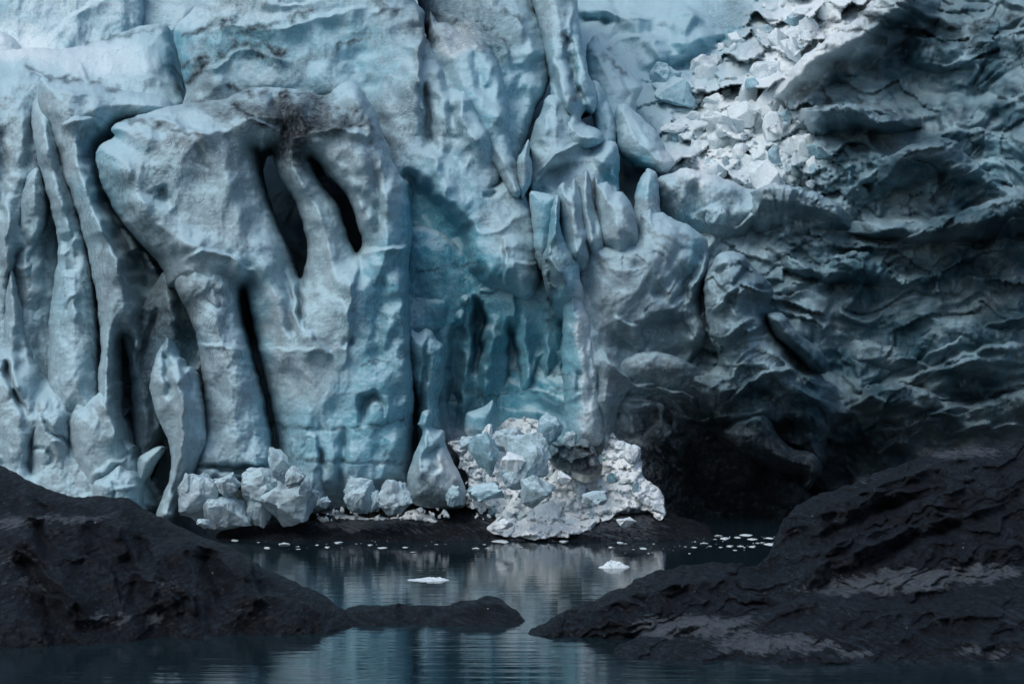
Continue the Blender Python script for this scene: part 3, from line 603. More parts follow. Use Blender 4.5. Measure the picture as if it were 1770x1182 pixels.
mass('ice_buttress','tall smooth ice buttress left of the widest dark crevasse, with a flat top','ice buttress',
     [(68,136),(90,134),(130,140),(175,148),(215,155),(260,162),(290,172),(300,200),(235,205),(205,212),(196,218),(192,234),(168,252),(164,280),(170,310),(185,348),(212,390),(245,428),(272,462),(282,500),(272,540),(250,580),(235,610),(225,585),(210,575),(200,595),(198,640),(198,700),(196,730),(170,720),(170,640),(172,590),(166,520),(160,480),(146,420),(126,350),(106,300),(98,262),(84,220),(66,180)],
     160.5, bulge=5, edge=42, thick=11, lean=2.5, n=(.6,.22,.06),
     st=[('r',22,2.4,[(130,230),(140,300),(165,370),(195,440),(205,520)]),('g',20,1.8,[(170,200),(150,240),(150,290)]),('s',16,1.6,[(105,215),(140,205),(170,205)]),('s',18,1.2,[(170,370),(200,440),(215,500)]),('g',24,2.,[(230,430),(250,470),(262,510)]),('p',34,5.5,[(172,290),(200,350),(240,410),(290,480),(280,580),(235,590),(222,500),(195,420),(160,340)]),('p',22,3.,[(170,225),(205,210),(200,240),(165,290),(150,270)]),('s',12,.8,[(75,150),(130,160),(190,165)])])
mass('ice_wall','brown-stained ice between the dark slit and the twin-tipped spire',cat,
     [(205,560),(220,530),(245,520),(262,500),(280,470),(300,480),(330,520),(350,590),(352,650),(330,700),(290,720),(270,770),(255,800),(235,800),(228,740),(226,680),(222,630),(212,590)],
     161.5, bulge=3, edge=30, thick=9, n=(.6,.3,.08), st=[('g',6,1.4,[(272,530),(262,560),(245,600),(235,650)]),('r',10,1.2,[(290,500),(300,550),(325,590)]),('p',14,2.,[(300,560),(335,570),(345,620),(320,640)]),('s',14,1.2,[(215,550),(250,530),(270,545)]),('g',10,1.4,[(262,660),(268,700),(270,740)])])
mass('ice_block','broad cracked lower ice mass at the left edge above the black rock','ice block',
     [(-160,560),(-40,580),(0,600),(6,560),(10,480),(25,470),(55,600),(85,655),(130,665),(175,668),(200,690),(235,800),(245,900),(-160,900)],
     159, bulge=4, edge=36, thick=9, lean=2, n=(.6,.3,.07), st=[('g',9,1.8,[(60,735),(58,780),(50,830)]),('g',8,1.5,[(125,690),(120,740),(122,790)]),('r',22,1.2,[(20,640),(40,720),(30,800)]),('g',14,1.4,[(-20,700),(0,780),(10,830)]),('g',12,1.4,[(48,520),(60,580),(70,640)]),('g',5,2.6,[(4,620),(18,660),(35,700),(48,722)]),('g',10,1.2,[(80,640),(60,690),(62,720)]),('s',14,1.4,[(85,658),(125,660),(160,655)]),('g',10,1.2,[(30,560),(35,620),(38,650)])])
mass('ice_block','large upright cracked ice block with a pale right flank beside the dark slit','ice block',
     [(118,740),(126,712),(145,700),(160,685),(172,677),(184,675),(194,690),(204,715),(212,745),(218,765),(230,772),(232,790),(240,800),(242,850),(200,880),(148,880),(135,830),(122,790)],
     154.5, bulge=3, edge=24, thick=6, n=(.4,.2,.06), st=[('r',10,1.1,[(180,680),(190,720),(200,770)]),('s',12,1.2,[(150,830),(190,800),(235,785)]),('g',4,.7,[(212,770),(220,790),(215,800)])])
mass('ice_block','lower left ice block split by thin cracks, partly behind the upright block','ice block',
     [(56,735),(66,708),(80,712),(98,705),(112,712),(120,735),(124,790),(136,832),(148,860),(140,885),(50,870),(52,800)],
     155.5, bulge=2.4, edge=20, thick=6, n=(.4,.2,.06), st=[('g',3.5,1.2,[(70,720),(90,745),(110,760),(125,770)]),('g',3,.9,[(55,777),(80,775)]),('g',3.5,.9,[(80,775),(88,790),(84,810)]),('s',10,.8,[(84,765),(100,760),(120,780)])])
mass('ice_block','crumbly pale ice block lying against the rock under the dark slit','ice block',
     [(158,850),(165,830),(185,820),(205,802),(215,812),(230,815),(240,830),(243,870),(240,890),(165,890)],
     151.5, bulge=2, edge=16, thick=5, n=(.3,.3,.1), st=[('s',8,.7,[(190,845),(210,840),(235,838)]),('g',3,.6,[(195,830),(200,850),(196,870)])])
mass('ice_shard','leaf-shaped pale ice shard leaning in the mouth of the dark cavity','ice shard',
     [(236,800),(246,785),(262,776),(278,770),(282,778),(270,800),(256,822),(244,842),(236,850)], 155, bulge=1.2, edge=12, thick=4, n=(.15,.08,.03))
FRONTST = [('g',5,2.2,[(518,470),(518,500),(520,540),(524,570)]),('g',8,1.4,[(488,440),(495,500),(505,560),(512,600)]),('s',24,1.6,[(215,205),(290,205),(330,225),(400,225)]),
  ('s',14,1.2,[(395,180),(440,205),(480,230)]),('g',14,1.6,[(470,160),(490,200),(505,240)]),('s',12,1.4,[(530,235),(560,222),(610,225),(640,235)]),('r',16,1.3,[(600,145),(640,220),(660,300),(680,400)]),
  ('r',14,1.2,[(545,240),(590,300),(625,360),(640,420)]),('g',12,1.1,[(640,260),(652,330),(650,400)]),('s',12,1.8,[(620,440),(650,432),(690,430),(714,420)]),
  ('g',16,1.1,[(275,320),(285,340),(300,350)]),('r',26,1.6,[(215,250),(240,340),(300,410),(400,440)]),('s',20,1.4,[(310,455),(350,430),(400,445),(440,470)]),
  ('s',20,1.6,[(625,440),(612,500),(605,560),(600,640)]),('g',8,.9,[(590,600),(600,590),(610,600)]),('s',16,1.0,[(540,570),(545,590),(560,600),(580,610)]),
  ('g',12,1.2,[(415,480),(440,500),(455,520)]),('s',14,.9,[(470,600),(510,605),(560,600)]),('g',10,.8,[(500,230),(480,270),(470,300)]),
  ('p',14,2.2,[(618,690),(630,678),(650,675),(662,690),(665,720),(655,700),(640,700),(625,740)]),('g',2.5,.12,[(470,738),(560,742),(640,736),(712,718)]),('g',2.5,.10,[(480,795),(600,800),(700,803)]),
  ('g',9,1.3,[(585,870),(590,800),(596,740)]),('g',7,1.0,[(548,860),(556,800),(552,770)]),('s',16,1.4,[(528,750),(545,755),(552,790),(562,820)]),
  ('g',26,2.6,[(600,862),(650,868),(710,850)]),('g',6,.9,[(645,300),(655,360),(650,410)]),('g',5,.5,[(335,250),(360,290),(370,310)]),('g',12,.8,[(270,335),(290,345)]),
  ('r',18,1.2,[(690,450),(695,540),(700,640),(705,740)]),('g',14,1.1,[(660,460),(655,560),(650,640)])]
mass('ice_buttress','huge smooth grey ice buttress with dirty crown, pierced by two dark slots','ice buttress',
     [(198,214),(215,207),(250,195),(300,182),(350,175),(392,170),(430,152),(470,150),(520,156),(560,164),(585,148),(600,141),(622,150),(640,176),(652,200),(664,232),(678,270),(690,300),(703,316),(706,345),(713,380),(715,408),(708,440),(708,500),(709,560),(713,600),(716,700),(712,800),(705,870),(600,880),(500,890),(482,850),(482,800),(478,760),(468,700),(455,640),(445,600),(434,550),(426,515),(420,500),(412,540),(400,590),(370,600),(345,560),(320,520),(300,500),(288,496),(284,480),(280,466),(262,440),(240,420),(212,385),(190,350),(174,315),(166,280),(166,258),(180,244),(197,236),(192,225)],
     156.5, bulge=6, edge=40, thick=24, lean=1.0, n=(.7,.14,.05), st=FRONTST,
     holes=[[(441,256),(452,262),(468,258),(478,300),(492,322),(510,352),(524,392),(530,430),(528,450),(521,478),(512,476),(504,455),(492,420),(478,385),(462,350),(450,310)],
            [(536,274),(548,280),(566,305),(590,328),(606,355),(616,390),(626,420),(622,432),(614,436),(604,415),(594,385),(582,352),(562,325),(546,302)]])
mass('ice_pillar','stout rounded ice pillar standing in front of the buttress below its left crack','ice pillar',
     [(300,480),(310,460),(328,445),(345,443),(362,456),(382,462),(400,478),(410,500),(414,540),(424,580),(436,625),(448,670),(460,720),(470,768),(474,800),(470,830),(400,850),(330,860),(330,800),(352,740),(352,680),(345,620),(336,570),(318,530),(305,505)],
     153.2, bulge=4.2, edge=34, thick=9, lean=1.2, n=(.5,.26,.08), st=[('s',18,1.0,[(330,590),(370,595),(420,600)]),('g',12,1.2,[(318,520),(326,545),(328,560)]),('s',12,1.,[(375,455),(385,470),(400,472)]),('g',5,2.4,[(330,808),(370,806),(420,812),(470,808)]),('g',22,1.,[(350,500),(380,520),(400,510)])])
mass('ice_spire','twin-tipped pale ice spire curving down to the rock in the lower left','ice spire',
     [(262,640),(272,610),(284,590),(290,583),(297,594),(304,612),(312,618),(318,632),(330,632),(338,655),(346,690),(354,730),(356,770),(345,800),(330,830),(312,870),(300,900),(285,905),(268,895),(280,860),(292,825),(296,790),(285,750),(272,720),(262,690),(258,665)],
     150, bulge=2.8, edge=24, thick=7, n=(.3,.18,.06), st=[('g',7,1.4,[(284,600),(288,640),(292,690)]),('g',6,1.,[(318,640),(328,670),(332,690)]),('r',8,1.2,[(300,610),(310,660),(318,720),(312,790),(296,860)]),('g',10,1.3,[(318,800),(305,850),(298,890)])])
mass('ice_slab','flat-topped ice slab standing at the foot of the wall beside a bright block','ice slab',
     [(522,760),(530,748),(545,750),(552,770),(556,790),(566,815),(566,850),(560,880),(530,880),(520,820)], 152.5, bulge=1.8, edge=16, thick=5, n=(.25,.12,.05))
mass('ice_block','horned grey ice block with a dark-stained base in front of the blue face','ice block',
     [(703,830),(710,800),(722,770),(730,745),(714,728),(722,732),(730,712),(742,708),(748,718),(746,735),(755,742),(768,745),(772,770),(785,800),(800,830),(808,868),(790,880),(740,878),(708,866)],
     151.5, bulge=3, edge=24, thick=6, n=(.35,.25,.08), rag=1.5, st=[('g',10,1.4,[(744,770),(750,800),(748,820)]),('r',7,1.,[(738,745),(730,790),(722,830)]),('g',4,.7,[(790,830),(800,860)])])
mass('ice_slab','tilted blue ice slab leaning on the fluted face above the rubble','ice slab',
     [(803,745),(806,715),(820,708),(840,700),(852,690),(858,710),(857,745),(845,760),(820,760)], 158, bulge=1.4, edge=12, thick=4, n=(.2,.1,.04), rag=1.2)
mass('ice_block','dark dirty two-humped ice block at the right above the snowy rubble','ice block',
     [(946,790),(948,770),(958,762),(972,766),(985,770),(1000,760),(1012,758),(1024,768),(1034,790),(1040,812),(1028,820),(1010,822),(985,815),(960,808)],
     153.5, bulge=1.6, edge=12, thick=5, dirt=.55, extra=lambda x, y, S: -.8*cells(x/26, y/22, 51, 2.2)[0], n=(.3,.2,.07), rag=1.5, st=[('g',5,.9,[(985,770),(983,800)])])

# swirling right-hand masses
mass('ice_wall','folded grey ice mass running down right of the big buttress to the dark cave',cat,
     [(1215,500),(1228,462),(1240,440),(1262,434),(1285,440),(1300,460),(1320,478),(1338,500),(1330,530),(1345,560),(1372,590),(1395,625),(1418,640),(1425,655),(1446,665),(1452,688),(1475,708),(1478,720),(1452,735),(1432,760),(1428,800),(1412,815),(1395,790),(1350,770),(1300,760),(1262,742),(1240,735),(1225,712),(1212,690),(1182,664),(1195,640),(1225,640),(1240,620),(1225,580)],
     162, bulge=6, edge=34, thick=13, lean=-1.0, slant=2, n=(1.,.5,.12),
     extra=lambda x, y, S: facets(x, y, .55), st=[('g',8,2.,[(1300,445),(1285,480),(1262,520),(1240,560)]),('s',20,2.4,[(1232,720),(1262,690),(1292,660),(1330,640),(1380,640),(1440,670)]),('s',16,2.2,[(1205,665),(1235,655),(1262,650),(1270,625),(1300,600)]),
         ('g',14,2.6,[(1240,715),(1270,700),(1300,680),(1340,690)]),('s',20,1.8,[(1240,600),(1275,560),(1310,550),(1350,590)]),('g',14,2.4,[(1320,540),(1345,575),(1375,610),(1400,650)]),('s',20,1.8,[(1225,545),(1262,500),(1300,480),(1335,505)]),
         ('s',20,2.,[(1330,600),(1370,640),(1400,680),(1440,700)]),('g',10,1.6,[(1230,480),(1250,470),(1285,452)]),('s',14,1.6,[(1395,640),(1420,640),(1445,670)]),('g',16,2.6,[(1300,740),(1350,745),(1400,740)])])
mass('ice_block','tongue-shaped ice block hanging in the mouth of the dark cave','ice block',
     [(1250,750),(1262,735),(1285,716),(1308,706),(1325,710),(1335,730),(1348,755),(1375,775),(1405,782),(1420,800),(1420,822),(1410,832),(1398,845),(1388,842),(1390,825),(1360,820),(1330,810),(1300,795),(1275,780)],
     160, bulge=3.4, edge=24, thick=7, lean=-1, n=(.5,.4,.1), st=[('s',14,1.8,[(1262,740),(1300,722),(1330,740),(1370,780)])])
mass('ice_block','narrow knobbly ice rib right of the folded ice mass','ice rib',
     [(1325,548),(1340,540),(1358,545),(1372,565),(1392,585),(1415,600),(1430,622),(1432,640),(1418,648),(1400,640),(1385,622),(1362,600),(1340,580)],
     161, bulge=2.6, edge=18, thick=6, lean=-3, n=(.4,.3,.08))
mass('ice_wall','debris-laden basal ice with painted cave shade above the far water, roof of the dark cave',cat,
     [(1040,700),(1060,640),(1100,610),(1150,610),(1200,630),(1260,680),(1310,750),(1340,800),(1400,850),(1430,900),(1440,960),(1040,960)],
     167, bulge=2, edge=24, thick=10, lean=-5, n=(.7,.25,.06))
for L_, P_, Y_, ln in [
  ('pale-crested ice ledge sweeping right at mid height in the dark ice', [(1330,420),(1375,448),(1420,458),(1450,440),(1490,432),(1520,450),(1560,474),(1610,468),(1640,480),(1600,510),(1540,525),(1470,522),(1400,500),(1350,470)], 169, -5),
  ('long dark ice ledge curving up to the right edge at one third height', [(1440,385),(1500,382),(1560,384),(1620,376),(1680,358),(1730,342),(1800,325),(1900,310),(1900,420),(1780,440),(1690,450),(1600,440),(1520,430),(1450,410)], 168, -6),
  ('square-ended ice ledge jutting right below the uppermost folds', [(1370,192),(1420,182),(1480,178),(1520,194),(1565,200),(1600,198),(1600,225),(1560,240),(1500,250),(1440,250),(1390,238)], 177, -5),
  ('brownish rounded ice ledge in the middle of the dark right side', [(1500,290),(1545,262),(1600,242),(1645,240),(1668,262),(1700,290),(1740,312),(1760,335),(1700,350),(1620,360),(1560,350),(1510,330)], 174, -5),
  ('steep ice ridge slanting up to the top edge right of the rubble', [(1300,175),(1350,130),(1390,95),(1440,60),(1500,15),(1540,-30),(1620,-60),(1640,20),(1600,90),(1520,140),(1450,165),(1390,195),(1330,205)], 186, -3),
  ('low dark ice swell just above the right-hand black rock', [(1460,690),(1500,668),(1550,660),(1600,672),(1640,690),(1700,690),(1800,660),(1900,650),(1900,800),(1700,790),(1600,790),(1520,760),(1470,730)], 167, -5),
  ('blurred dark ice swell rising toward the right edge at mid height', [(1430,610),(1480,580),(1560,600),(1620,560),(1680,545),(1760,560),(1900,540),(1900,660),(1760,660),(1640,680),(1540,665),(1460,650)], 170, -6),
  ('grey cracked ice bulge just below the icefall rubble', [(1290,330),(1340,315),(1390,325),(1440,345),(1480,375),(1490,400),(1440,425),(1380,430),(1320,440),(1280,410),(1270,365)], 172, -5),
  ('dark sloping ice ledge in the upper right corner', [(1540,75),(1600,60),(1680,75),(1740,55),(1820,30),(1900,20),(1900,160),(1760,190),(1660,185),(1580,150)], 186, -4),
  ('pale broken ice step against the right edge below the corner', [(1650,230),(1700,222),(1730,235),(1770,225),(1900,210),(1900,320),(1790,330),(1740,300),(1700,285),(1665,260)], 180, -4)]:
    mass('ice_ledge', L_, 'ice ledge', P_, Y_, bulge=3.5, edge=26, thick=10, lean=ln, n=(1.0,.28,.05), rag=6, merge=(.22,.22), extra=lambda x, y, S: facets(x, y, .7), group='ledges of the dark right-hand ice')

# ------------------------------------------------------------------ shore and rocks
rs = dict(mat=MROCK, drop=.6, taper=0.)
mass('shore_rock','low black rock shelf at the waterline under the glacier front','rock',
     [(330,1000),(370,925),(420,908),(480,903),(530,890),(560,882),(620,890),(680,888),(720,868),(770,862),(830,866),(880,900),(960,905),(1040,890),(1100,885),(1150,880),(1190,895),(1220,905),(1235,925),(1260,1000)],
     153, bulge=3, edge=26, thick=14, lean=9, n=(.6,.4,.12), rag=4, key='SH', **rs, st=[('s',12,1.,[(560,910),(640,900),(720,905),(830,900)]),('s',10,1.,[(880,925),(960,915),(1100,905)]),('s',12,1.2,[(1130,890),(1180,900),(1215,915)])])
def dip(a, sx, sy, amp, blk=1.):
    ca, sa = math.cos(a), math.sin(a)
    def f(x, y, S):
        wx = x+34*fbm(x/110, y/80, 4, 301); wy = y+30*fbm(x/110, y/80, 4, 302)
        u = (wx*ca+wy*sa)/sx; v = (-wx*sa+wy*ca)/sy
        c1, g1 = cells(u*1.5, v*1.1, 331, 1.8); c2, g2 = cells(u*4, v*2.6, 335, 1.8)
        return -amp*(1.1*ridged(u*.8, v*.6, 3, 310)+blk*(.4*c1+.12*c2))
    return f
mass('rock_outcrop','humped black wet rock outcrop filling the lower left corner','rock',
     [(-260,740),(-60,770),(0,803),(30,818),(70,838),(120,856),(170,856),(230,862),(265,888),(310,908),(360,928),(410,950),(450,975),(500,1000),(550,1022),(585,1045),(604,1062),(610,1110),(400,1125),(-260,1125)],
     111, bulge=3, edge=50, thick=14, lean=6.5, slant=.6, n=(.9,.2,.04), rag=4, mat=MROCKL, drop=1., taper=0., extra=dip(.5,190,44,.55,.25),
     st=[('r',16,1.2,[(-20,925),(40,935),(90,990),(140,1040),(170,1080)]),('r',14,1.,[(190,905),(225,930),(245,990),(300,1060)]),('g',16,1.4,[(20,950),(60,990),(90,1050),(110,1080)]),('g',14,1.3,[(215,950),(232,1000),(240,1060)]),
         ('s',34,2.2,[(255,985),(300,1005),(330,1030),(345,1065)]),('s',34,2.2,[(395,945),(430,970),(440,1010),(470,1050)]),('g',18,1.5,[(345,940),(370,1000),(400,1050)]),
         ('s',30,1.8,[(0,880),(60,892),(120,895),(190,900),(215,930),(215,965)]),('s',26,1.6,[(0,930),(50,960),(90,1000),(130,1030),(170,1075)]),('s',24,1.5,[(80,965),(150,962),(190,985),(210,1040)]),('s',24,1.4,[(0,1000),(70,1020),(110,1040),(140,1075)]),
         ('s',22,1.3,[(200,975),(260,1000),(310,1030),(320,1060)]),('s',22,1.3,[(250,930),(330,935),(400,960),(430,1000)]),('s',22,1.2,[(380,1030),(450,1025),(520,1040),(560,1065)]),('g',10,.8,[(240,920),(250,960),(255,990)]),('g',14,.9,[(30,890),(75,930),(85,970)])])
mass('rock_ledge','low broken chain of black rocks in the water at the tip of the left outcrop','rock',
     [(596,1052),(615,1046),(640,1044),(660,1046),(690,1042),(706,1046),(735,1044),(770,1046),(795,1038),(825,1034),(840,1028),(862,1032),(880,1046),(900,1060),(890,1100),(590,1100)],
     107.5, bulge=1.2, edge=18, thick=3.5, lean=6, n=(.25,.22,.08), rag=2.5, mat=MROCK, drop=1., taper=0., st=[('g',5,.7,[(690,1045),(692,1070)]),('s',10,.6,[(620,1052),(670,1050)]),('g',6,.6,[(735,1045),(745,1070)]),('s',10,.6,[(795,1045),(840,1036),(880,1055)])])
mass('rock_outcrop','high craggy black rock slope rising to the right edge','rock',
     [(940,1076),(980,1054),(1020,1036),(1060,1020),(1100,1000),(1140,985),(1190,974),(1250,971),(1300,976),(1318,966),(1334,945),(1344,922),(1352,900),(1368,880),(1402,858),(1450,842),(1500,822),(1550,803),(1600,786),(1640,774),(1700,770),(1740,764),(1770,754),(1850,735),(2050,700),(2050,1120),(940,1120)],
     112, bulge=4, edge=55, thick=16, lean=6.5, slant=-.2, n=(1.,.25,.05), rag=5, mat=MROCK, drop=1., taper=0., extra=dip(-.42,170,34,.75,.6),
     st=[('s',30,2.2,[(1365,885),(1420,865),(1480,850),(1560,820),(1640,800)]),('g',10,1.3,[(1400,960),(1440,920),(1520,880),(1600,850)]),('g',10,1.3,[(1480,990),(1560,940),(1680,900),(1800,850)]),('s',26,1.8,[(1000,1060),(1080,1030),(1150,1010),(1240,1000)]),
         ('s',26,1.8,[(1380,1010),(1420,960),(1460,930),(1560,900)]),('s',30,1.8,[(1370,900),(1430,870),(1500,845),(1600,800),(1700,785)]),('g',26,2.,[(1290,1000),(1340,985),(1370,940),(1380,900)]),('s',26,1.4,[(1120,1010),(1200,1000),(1280,1000)]),('s',26,1.5,[(1400,980),(1500,940),(1600,900),(1770,860)]),('s',24,1.4,[(1500,900),(1600,860),(1770,810)])])
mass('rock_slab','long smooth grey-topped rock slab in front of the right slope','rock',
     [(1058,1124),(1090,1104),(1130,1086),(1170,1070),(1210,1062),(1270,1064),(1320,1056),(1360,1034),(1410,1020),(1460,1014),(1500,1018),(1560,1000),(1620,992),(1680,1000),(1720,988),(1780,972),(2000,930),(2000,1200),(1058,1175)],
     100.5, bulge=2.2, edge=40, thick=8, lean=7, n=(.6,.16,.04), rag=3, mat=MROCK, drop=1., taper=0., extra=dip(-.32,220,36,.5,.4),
     st=[('s',24,1.3,[(1300,1110),(1350,1090),(1400,1085),(1450,1100),(1475,1115)]),('g',14,1.1,[(1110,1110),(1200,1098),(1290,1095),(1360,1070),(1440,1040)]),('s',24,1.3,[(1470,1080),(1530,1060),(1620,1050),(1770,1020)]),('g',18,1.2,[(1480,1040),(1560,1030),(1660,1020)]),('s',20,1.2,[(1540,1120),(1590,1080),(1660,1060),(1770,1050)]),('s',16,1.,[(1680,1125),(1710,1110),(1770,1100)])])
# snow apron under the icefall at the foot
def apron(x, y, S):
    a, g = cells(x/17, y/13, 61, 1.1); b, g2 = cells(x/7, y/6, 66, 1.1)
    return -.75*a+.2*np.exp(-g/.16)-.28*b-.35*fbm(x/16, y/12, 4, 68)
mass('snow_apron','bright heap of crushed snow and ice spilling from the blue face to the water','snow heap',
     [(775,765),(800,760),(850,745),(880,722),(930,722),(955,760),(965,800),(1000,830),(1036,826),(1040,770),(1045,742),(1058,745),(1075,762),(1100,775),(1108,795),(1115,825),(1135,840),(1150,862),(1150,890),(1138,900),(1120,885),(1080,880),(1060,895),(1030,905),(1000,925),(950,932),(900,930),(850,925),(840,910),(858,895),(845,880),(815,880),(800,866),(810,840),(798,800)],
     lambda x, y: surf('SH', -.7)(x, np.maximum(y, 893.))+np.maximum(893.-y, 0)*.055, bulge=.7, edge=14, thick=7, n=(.5,.3,.08), rag=4, key='AP', extra=apron, snow=.9, paint=lambda x, y: .8*np.exp(-(cells(x/17, y/13, 61, 1.1)[1]/.16)**2), step=2.)
mass('snow_strip','thin strip of crushed snow along the black shelf beside the split ice block','snow strip',
     [(540,885),(555,876),(575,880),(600,888),(640,892),(690,890),(700,884),(720,880),(745,890),(758,902),(735,900),(690,898),(640,899),(590,896),(560,890)],
     surf('SH', -.5), bulge=.45, edge=6, thick=2, n=(.15,.15,.06), rag=4, step=1.5, drop=.8, taper=0., snow=.95)

# ------------------------------------------------------------------ single fallen blocks
rng = random.Random(4)
def hull_mesh(name, seed, npts=16, bev=.1, sub=1, mat=None, squash=1., disp=.05):
    r = random.Random(seed); bm = bmesh.new()
    for _ in range(npts):
        v = np.array([r.gauss(0,1) for _ in range(3)]); v /= np.linalg.norm(v); v *= r.uniform(.75, 1.1)
        bm.verts.new((v[0], v[1], v[2]*squash))
    res = bmesh.ops.convex_hull(bm, input=bm.verts)
    bmesh.ops.delete(bm, geom=[g for g in res['geom_interior'] if isinstance(g, bmesh.types.BMVert)], context='VERTS')
    bmesh.ops.dissolve_limit(bm, angle_limit=.3, verts=bm.verts, edges=bm.edges)
    bmesh.ops.bevel(bm, geom=list(bm.edges), offset=bev, segments=2, affect='EDGES', profile=.6)
    bmesh.ops.triangulate(bm, faces=bm.faces)
    for _ in range(sub):
        bmesh.ops.subdivide_edges(bm, edges=bm.edges, cuts=1, use_grid_fill=True)
    co = np.array([v.co[:] for v in bm.verts])
    dn = fbm(co[:,0]*1.5+seed, co[:,1]*1.5+co[:,2]*1.2, 4, seed)*disp*2.2+ridged(co[:,0]*2.2+co[:,1], co[:,2]*2.2-co[:,1], 3, seed+9)*disp*.7
    for v, d_ in zip(bm.verts, dn): v.co *= 1+d_
    for f in bm.faces: f.smooth = True
    me = bpy.data.meshes.new(name); bm.to_mesh(me); bm.free()
    me.materials.append(mat)
    try: me.set_sharp_from_angle(angle=math.radians(28))
    except Exception: pass
    return me
def block(name, label, cat_, px, py, wpx, hpx, Y, seed, mat, rot=0., npts=14, depth=1., disp=.06, group=None):
    s = Y/F
    me = hull_mesh(name, seed, npts, .04, 3, mat, 1., disp*1.5)
    co = np.empty(len(me.vertices)*3); me.vertices.foreach_get('co', co); co = co.reshape(-1,3)
    lo, hi = co.min(0), co.max(0); co = (co-(lo+hi)/2)/((hi-lo)/2)
    co[:,0] *= wpx*s/2; co[:,2] *= hpx*s/2; co[:,1] *= wpx*s/2*depth
    c_, s_ = math.cos(rot), math.sin(rot)
    x = co[:,0]*c_+co[:,2]*s_; z = -co[:,0]*s_+co[:,2]*c_
    co = np.stack([x, co[:,1], z], 1); zb = co[:,2].min(); co[:,2] -= zb
    me.vertices.foreach_set('co', co.ravel()); me.update()
    o = bpy.data.objects.new(name, me); C.objects.link(o)
    X, Yw, Z = W(px, py, Y); o.location = (X, Y, Z+zb)
    return tag(o, label, cat_, group)
BL = [
 ('jagged grey-white ice block with an arched foot, left of the flat dark block',346,862,73,94,148.3,11,MCHG,.1),
 ('squat grey ice block with a flat top under the horizontal crack',395,885,82,61,148.3,12,MCHG,0.),
 ('small square ice block wedged under the horizontal crack',392,838,49,44,149.8,13,MCHG,0.),
 ('rounded white ice block at the upper left of the block cluster',450,838,69,63,147.8,14,MCHG,.2),
 ('tall leaning ice tooth above the block cluster',482,802,38,68,148.8,15,MCHG,-.45),
 ('large round-bottomed white ice boulder in the block cluster',500,862,103,99,146.8,16,MCHG,0.),
 ('upright ice tooth at the lower left of the block cluster',447,876,49,72,146.0,17,MCHG,.1),
 ('pointed ice chunk at the upper right of the block cluster',509,826,35,41,146.60000000000002,18,MCHG,.3),
 ('pale blue rounded ice cube left of the slanted shard, foot of the smooth wall',622,855,58,66,147.3,19,MCHG,0.),
 ('slanted pale ice shard right of the rounded cube at the foot of the smooth wall',683,862,62,63,147.3,20,MCHG,.35),
 ('small crushed ice piece between the rounded cube and the slanted shard',652,866,33,39,147.10000000000002,21,MCHG,0.),
 ('large tall pale blue ice boulder in the middle of the snowy rubble',915,785,74,92,150,22,MCHB,-.4),
 ('wide sky-blue ice boulder at the top of the snowy rubble',882,762,86,52,152,23,MCHB,.1),
 ('dark-bottomed blue ice slab at the left of the snowy rubble',838,785,54,82,150.5,24,MCHB,-.15),
 ('round frosted ice boulder left of the tall pale blue boulder',886,800,44,40,149,25,MCHW,0.),
 ('rough frosted ice boulder low in the middle of the snowy rubble',884,826,42,40,149,26,MCHB,.2),
 ('big rounded teal ice boulder near the front of the snowy rubble',930,850,62,60,148,27,MCHB,0.),
 ('flat-topped blue ice cube on the right of the snowy rubble',1028,860,46,28,148,28,MCHB,.05),
 ('grey ice block beside the flat-topped cube at the rubble edge',1060,875,36,36,147.5,29,MCHW,.5),
 ('dark low ice slab at the lower left edge of the snowy rubble',838,850,66,30,149,30,MCHB,-.15),
 ('dark teal ice lump half sunk in snow left of the frosted boulders',840,828,42,24,149.5,31,MCHB,-.2),
 ('frosted broken ice cube at the front foot of the snowy rubble',946,882,50,40,147.3,32,MCHW,.1),
 ('white ice wedge on the black shelf right of the rubble',1082,903,36,20,146.5,33,MCHW,.1),
 ('blocky ice piece topping the right-hand heap of snow',1092,785,34,36,152,34,MCHW,.3),
 ('small pale blue ice cube left at the top of the snowy rubble',806,766,30,26,153,35,MCHB,0.),
 ('upright reddish-grey ice splinter between blue slab and rubble',843,748,20,34,154,36,MCHW,.3),
 ('pale block leaning on the fluted face at the head of the rubble',950,742,46,60,155,37,MCHB,.1),
 ('small grey ice block standing at the head of the rubble under the white pillar',985,758,26,30,155,38,MCHB,.1),
 ('large blocky white ice boulder at the left edge of the icefall',1150,130,56,44,206,39,MCHB,0.),
 ('blue cracked ice block beneath the white boulder at the icefall edge',1165,160,80,56,203,40,MCHB,.1),
 ('long tilted ice slab in the middle of the icefall rubble',1255,215,90,34,192,41,MCHW,.4),
 ('pale ice block low at the left of the icefall rubble',1165,222,50,22,195,42,MCHW,0.),
 ('small pointed ice chunk on the shelf below the icefall',1238,372,40,34,170,43,MCHB,0.),
 ('upright angular ice chunk at the lower right of the icefall',1340,270,30,34,184,44,MCHB,.3),
 ('pale angular ice block perched above the icefall near the top edge',1318,60,48,34,216,45,MCHB,.2),
 ('rounded blue ice block right of the pale perched block',1385,36,60,40,214,46,MCHB,-.2),
]
for L_, px, py, w, h, Y, sd, m_, rt in BL:
    if sd in (11,12,14,16,17,19,20,21,29,31,32):          # these rest on the black shelf
        ysh = float(surf('SH')(np.array([float(px)]), np.array([py+h*.42]))[0])
        Y = min(ysh-.2, 150.6) if sd < 22 else ysh-.2
    block('ice_block', L_, 'ice block', px, py, w, h, Y, sd, m_, rt, npts=(24+sd % 8) if sd < 22 else 14+sd % 8)

